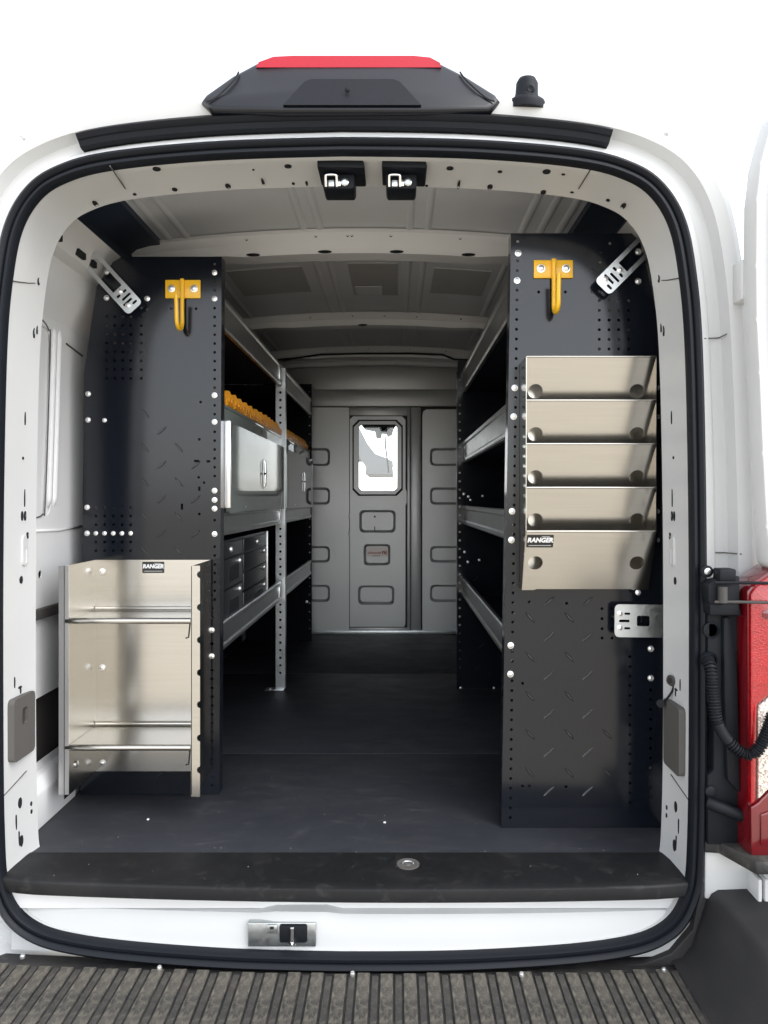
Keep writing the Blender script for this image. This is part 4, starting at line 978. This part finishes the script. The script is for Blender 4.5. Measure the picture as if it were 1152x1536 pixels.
for z in reversed(hz):
    for a in (-90, -120, -150, 180, 150, 120, 90): ol.append((fl_x+.0085*math.cos(R(a)), z+.0095*math.sin(R(a))))
ol += [(fl_x, zt_+.001), (X(286.5, yf), zt_+.001)]
plate('front_flange', ol, [], .002, 'alu', ar, Tf)
for (zs, zr_) in ((1.263, 0), (.915, 0)):
    sh = box('rack_shelf', xl+.001, xr-.001, yf+.004, ybk-.001, zs-.003, zs-.001, 'alu', ar)
    tube('shelf_roll', [(xl+.002, yf+.006, zs), (xr-.002, yf+.006, zs)], .0085, 'alu', sh, 12)
    tube('back_roll', [(xl+.002, ybk-.006, zs+.006), (xr-.002, ybk-.006, zs+.006)], .005, 'alu', sh, 8)
    tube('shelf_clip', [(xr-.004, yf+.004, zs-.006), (xr-.008, yf+.003, zs-.045), (xr-.016, yf+.004, zs-.047)], .0022, 'void', sh, 6)
for zc in (857, 1001, 1144): inst('bolt', BOLT, (X(154, ybk), ybk-.0004, Z(zc, ybk)), ar, (0, 0, 0), (1.1,)*3)
lathe('side_bolt', [(.010, 0), (.010, .003), (.006, .006)], (xl, 2.15, .845), (1, 0, 0), 'zinc', ar, 10)
def sticker(parent, T, w_, h_):
    s_ = plate('maker_sticker', rrect(-w_/2, w_/2, -h_/2, h_/2, .002, 2), [], .0006, 'sticker', parent, T @ Matrix(((1, 0, 0, 0), (0, 1, 0, 0), (0, 0, -1, 0), (0, 0, 0, 1))))
    textmesh('sticker_text', 'RANGER', h_*.50, T @ Matrix.Translation((0, h_*.08, .0008)) @ Matrix.Diagonal((.95, 1, 1, 1)), 'print', s_, shear=.15, bold=.0008)
    plate('sticker_line', rrect(-w_*.42, w_*.42, -h_*.36, -h_*.31, .0005, 1), [], .0004, 'pad', s_, T @ Matrix.Translation((0, 0, .0006)))
    plate('sticker_line', rrect(w_*.05, w_*.36, h_*.34, h_*.39, .0005, 1), [], .0004, 'pad', s_, T @ Matrix.Translation((0, 0, .0006)))
sticker(ar, Matrix(((1, 0, 0, X(230, ybk)), (0, 0, -1, ybk-.001), (0, 1, 0, Z(851, ybk)), (0, 0, 0, 1))), .066, .034)

# ================================================================== LITERATURE HOLDER (right end panel)
lh = thing('literature_holder', (.62, RD, 1.35), 'stack of five slanted brushed aluminium document pockets on the right black end panel', 'document holder')
hx0, hx1 = X(790, 1.965), X(984.5, 1.965)
z0, pitch, dtop, dbot, hh = Z(535, 1.965), .1133, 1.965, 2.030, .160
box('back_sheet', hx0+.001, hx1-.001, RD-.006, RD-.004, z0-4*pitch-hh+.01, z0, 'alu', lh)
side = [(RD-.004, z0), (dtop, z0), (dtop+.004, z0-4*pitch), (dbot, z0-4*pitch-hh), (RD-.004, z0-4*pitch-hh)]
plate('side_sheet', side, [], .0015, 'alu', lh, Tx(hx0-.0016, 1))
plate('side_sheet', side, [], .0015, 'alu', lh, Tx(hx1+.0001, 1))
slen = math.hypot(dbot-dtop, hh)
for i in range(5):
    zt_ = z0-i*pitch
    last = i == 4
    yb_, zb_ = (dbot, zt_-hh)
    T = frame(Vector((hx0, dtop, zt_)), (1, 0, 0), (0, -(dbot-dtop), hh))
    u0, u1 = X(803, 2.0)-hx0, X(955, 2.0)-hx0
    vh = -slen*.53
    wv = hx1-hx0
    ol = [(0, -slen), (wv, -slen), (wv, 0), (0, 0)]
    if last: ol = [(0, -slen), (.03, -slen), (.037, -slen+.003), (wv-.047, -slen+.003), (wv-.04, -slen), (wv, -slen), (wv, 0), (0, 0)]
    p_ = plate('pocket_front', ol, [circ(u0, vh, .0195, 24), circ(u1, vh, .0195, 24)], .0016, 'alu', lh, T)
    tube('rolled_edge', [(hx0, dtop, zt_), (hx1, dtop, zt_)], .0026, 'alu', p_, 8)
    # pocket floor joining front to back sheet
    if i < 4:
        box('pocket_floor', hx0+.001, hx1-.001, dbot-.002, RD-.006, zb_-.001, zb_+.001, 'alu', p_)
    if last:
        Tn = frame(Vector((hx0, dtop, zt_)), (1, 0, 0), (0, -(dbot-dtop), hh))
        cen = Tn @ Vector((.027+.0095, -.028, -.0006))
        n3 = (Tn.to_3x3() @ Vector((0, 0, -1))).normalized(); v3 = (Tn.to_3x3() @ Vector((0, 1, 0))).normalized()
        Ts = Matrix(((1, v3.x, n3.x, cen.x), (0, v3.y, n3.y, cen.y), (0, v3.z, n3.z, cen.z), (0, 0, 0, 1)))
        sticker(p_, Ts, .070, .036)
for py in (582, 625, 767, 810):
    inst('bolt', BOLT, (X(986.5, RD-.03), RD-.03, Z(py, RD-.03)), lh, (0, 0, R(90)), (.8,)*3)
inst('bolt', BOLT, (X(958, 2.03), 2.036, Z(889, 2.03)), lh, (0, 0, 0), (.9,)*3)

# ================================================================== YELLOW HOOKS
def hook(pxc, py0, py1, d, label):
    cx = X(pxc, d); zt_, zb_ = Z(py0, d), Z(py1, d); hw = .0535
    h = thing('coat_hook', (cx, d, zb_), label, 'hook', 'yellow hooks on the end panels')
    box('mounting_plate', cx-hw, cx+hw, d-.006, d-.0005, zb_, zt_, 'yellow', h, .002)
    box('centre_rib', cx-.0065, cx+.0065, d-.016, d-.005, zb_-.004, zt_+.002, 'yellow', h, .003)
    zl = zb_-.075
    P = [(cx, d-.012, zt_-.006), (cx, d-.012, zl)]
    for a in range(15, 181, 15): P.append((cx, d-.012-.029*(1-math.cos(R(a))), zl-.026*math.sin(R(a))))
    P += [(cx, d-.072, zl+.035), (cx, d-.076, zb_-.008)]
    tube('hook_rod', P, .0062, 'yellow', h, 12)
    for s in (-1, 1): inst('bolt', BOLT, (cx+s*.034, d-.006, (zt_+zb_)/2+.001), h, (0, random.uniform(0, 3), 0), (1.35,)*3)
hook(275, 420.5, 448, LD, 'yellow steel coat hook on the left black end panel')
hook(829.5, 391, 418, RD, 'yellow steel coat hook on the right black end panel, above the document holder')

# ================================================================== SLOTTED BRACKETS
def bracket(pa, pb, d, da, width, label, big=True, diag=True):
    """pa = panel end, pb = wall end (pixels of the photograph turned into points at depth d / da)"""
    a = Vector((X(pa[0], d), d, Z(pa[1], d))); b = Vector((X(pb[0], da), da, Z(pb[1], da)))
    L_ = (b-a).length; up = Vector((0, 0, 1)) if not diag else (b-a).normalized().cross(Vector((0, 1, 0)))
    T = frame(a, (b-a), up)
    if (T.to_3x3() @ Vector((0, 0, 1))).y < 0: pass
    h = width/2
    ol = rrect(0, L_, -h, h, .012, 3)
    hs = []
    if diag:
        hs.append([(.078, -h+.012), (L_-.028, -h+.012), (L_-.012, h-.028), (L_-.026, h-.012), (.078, h-.012)])
        for (u, v0, v1) in ((.060, -.018, -.006), (.060, .006, .018), (.044, -.020, .012), (.030, -.013, .020), (.016, -.020, -.004)):
            hs.append(rrect(u-.0035, u+.0035, v0, v1, .002, 2))
    else:
        hs = [rrect(.060, .094, -.014, .014, .004, 2), rrect(.012, .040, -.004, .003, .002, 2), rrect(.026, .042, .016, .022, .002, 2), rrect(.026, .042, -.023, -.017, .002, 2)]
    t = thing('slotted_bracket', (a.x, a.y, min(a.z, b.z)), label, 'bracket', 'slotted steel fixing brackets')
    o = plate('bracket_plate', ol, hs, .003, 'galv', t, T)
    bl_ = [(.022, .010), (.068, .0)] if diag else [(.014, .019), (.014, -.019)]
    for (u, v) in bl_:
        p = T @ Vector((u, v, 0)); p.y = min(p.y, (T @ Vector((u, v, .003))).y)
        inst('bolt', BOLT, p, t, (0, .4, 0), (.95,)*3)
    return t
bracket((203, 463), (131, 384), LD-.035, LD-.045, .058, 'galvanised slotted bracket slanting down from the left roof rail')
bracket((903, 432), (990, 345), RD-.035, RD-.040, .056, 'galvanised slotted bracket slanting down from the right roof rail')
bracket((922, 931), (1003, 932), RD-.035, RD-.035, .088, 'galvanised slotted bracket held level below the document holder', diag=False)

# small steel lanyard with ring hanging on the right jamb
ld = thing('lanyard_clip', (X(1003, 1.91), 1.91, Z(1055, 1.91)), 'small dark wire lanyard clip hanging from the right white door jamb', 'clip')
tube('wire_loop', catmull([(X(1005, 1.89), 1.885, Z(1015, 1.89)), (X(1009, 1.89), 1.885, Z(1030, 1.89)), (X(1003, 1.89), 1.888, Z(1044, 1.89)), (X(994, 1.90), 1.90, Z(1054, 1.90))], 5), .0028, 'seal', ld, 8)
lathe('ring_end', [(.012, -.003), (.014, 0), (.012, .003), (.007, .003), (.007, -.003)], (X(1005, 1.89), 1.885, Z(1020, 1.89)), (1, .5, 0), 'taupe_d', ld, 14)
lathe('clip_end', [(.010, -.004), (.011, 0), (.008, .006)], (X(991, 1.90), 1.90, Z(1055, 1.90)), (.4, 1, 0), 'seal', ld, 10)

# far thing beyond the windscreen
prism('far_roof', [(X(538, 38), Z(640, 38)), (X(543, 38), Z(650, 38)), (X(552, 38), Z(667, 38)), (X(563, 38), Z(681, 38)), (X(577, 38), Z(686, 38)), (X(589, 38), Z(692, 38)), (X(584, 38), Z(700, 38)), (X(589, 38), Z(702, 38)), (X(589, 38), Z(711, 38)), (X(548, 38), Z(711, 38)), (X(549, 38), Z(701, 38)), (X(538, 38), Z(684, 38)), (X(505, 38), Z(684, 38)), (X(505, 38), 0), (X(500, 38), 0), (X(500, 38), Z(640, 38))], 'y', 38, 44, 'greyroof', None)
tag(bpy.data.objects['far_roof'], 'grey sloping structure seen through the partition door window', 'building')
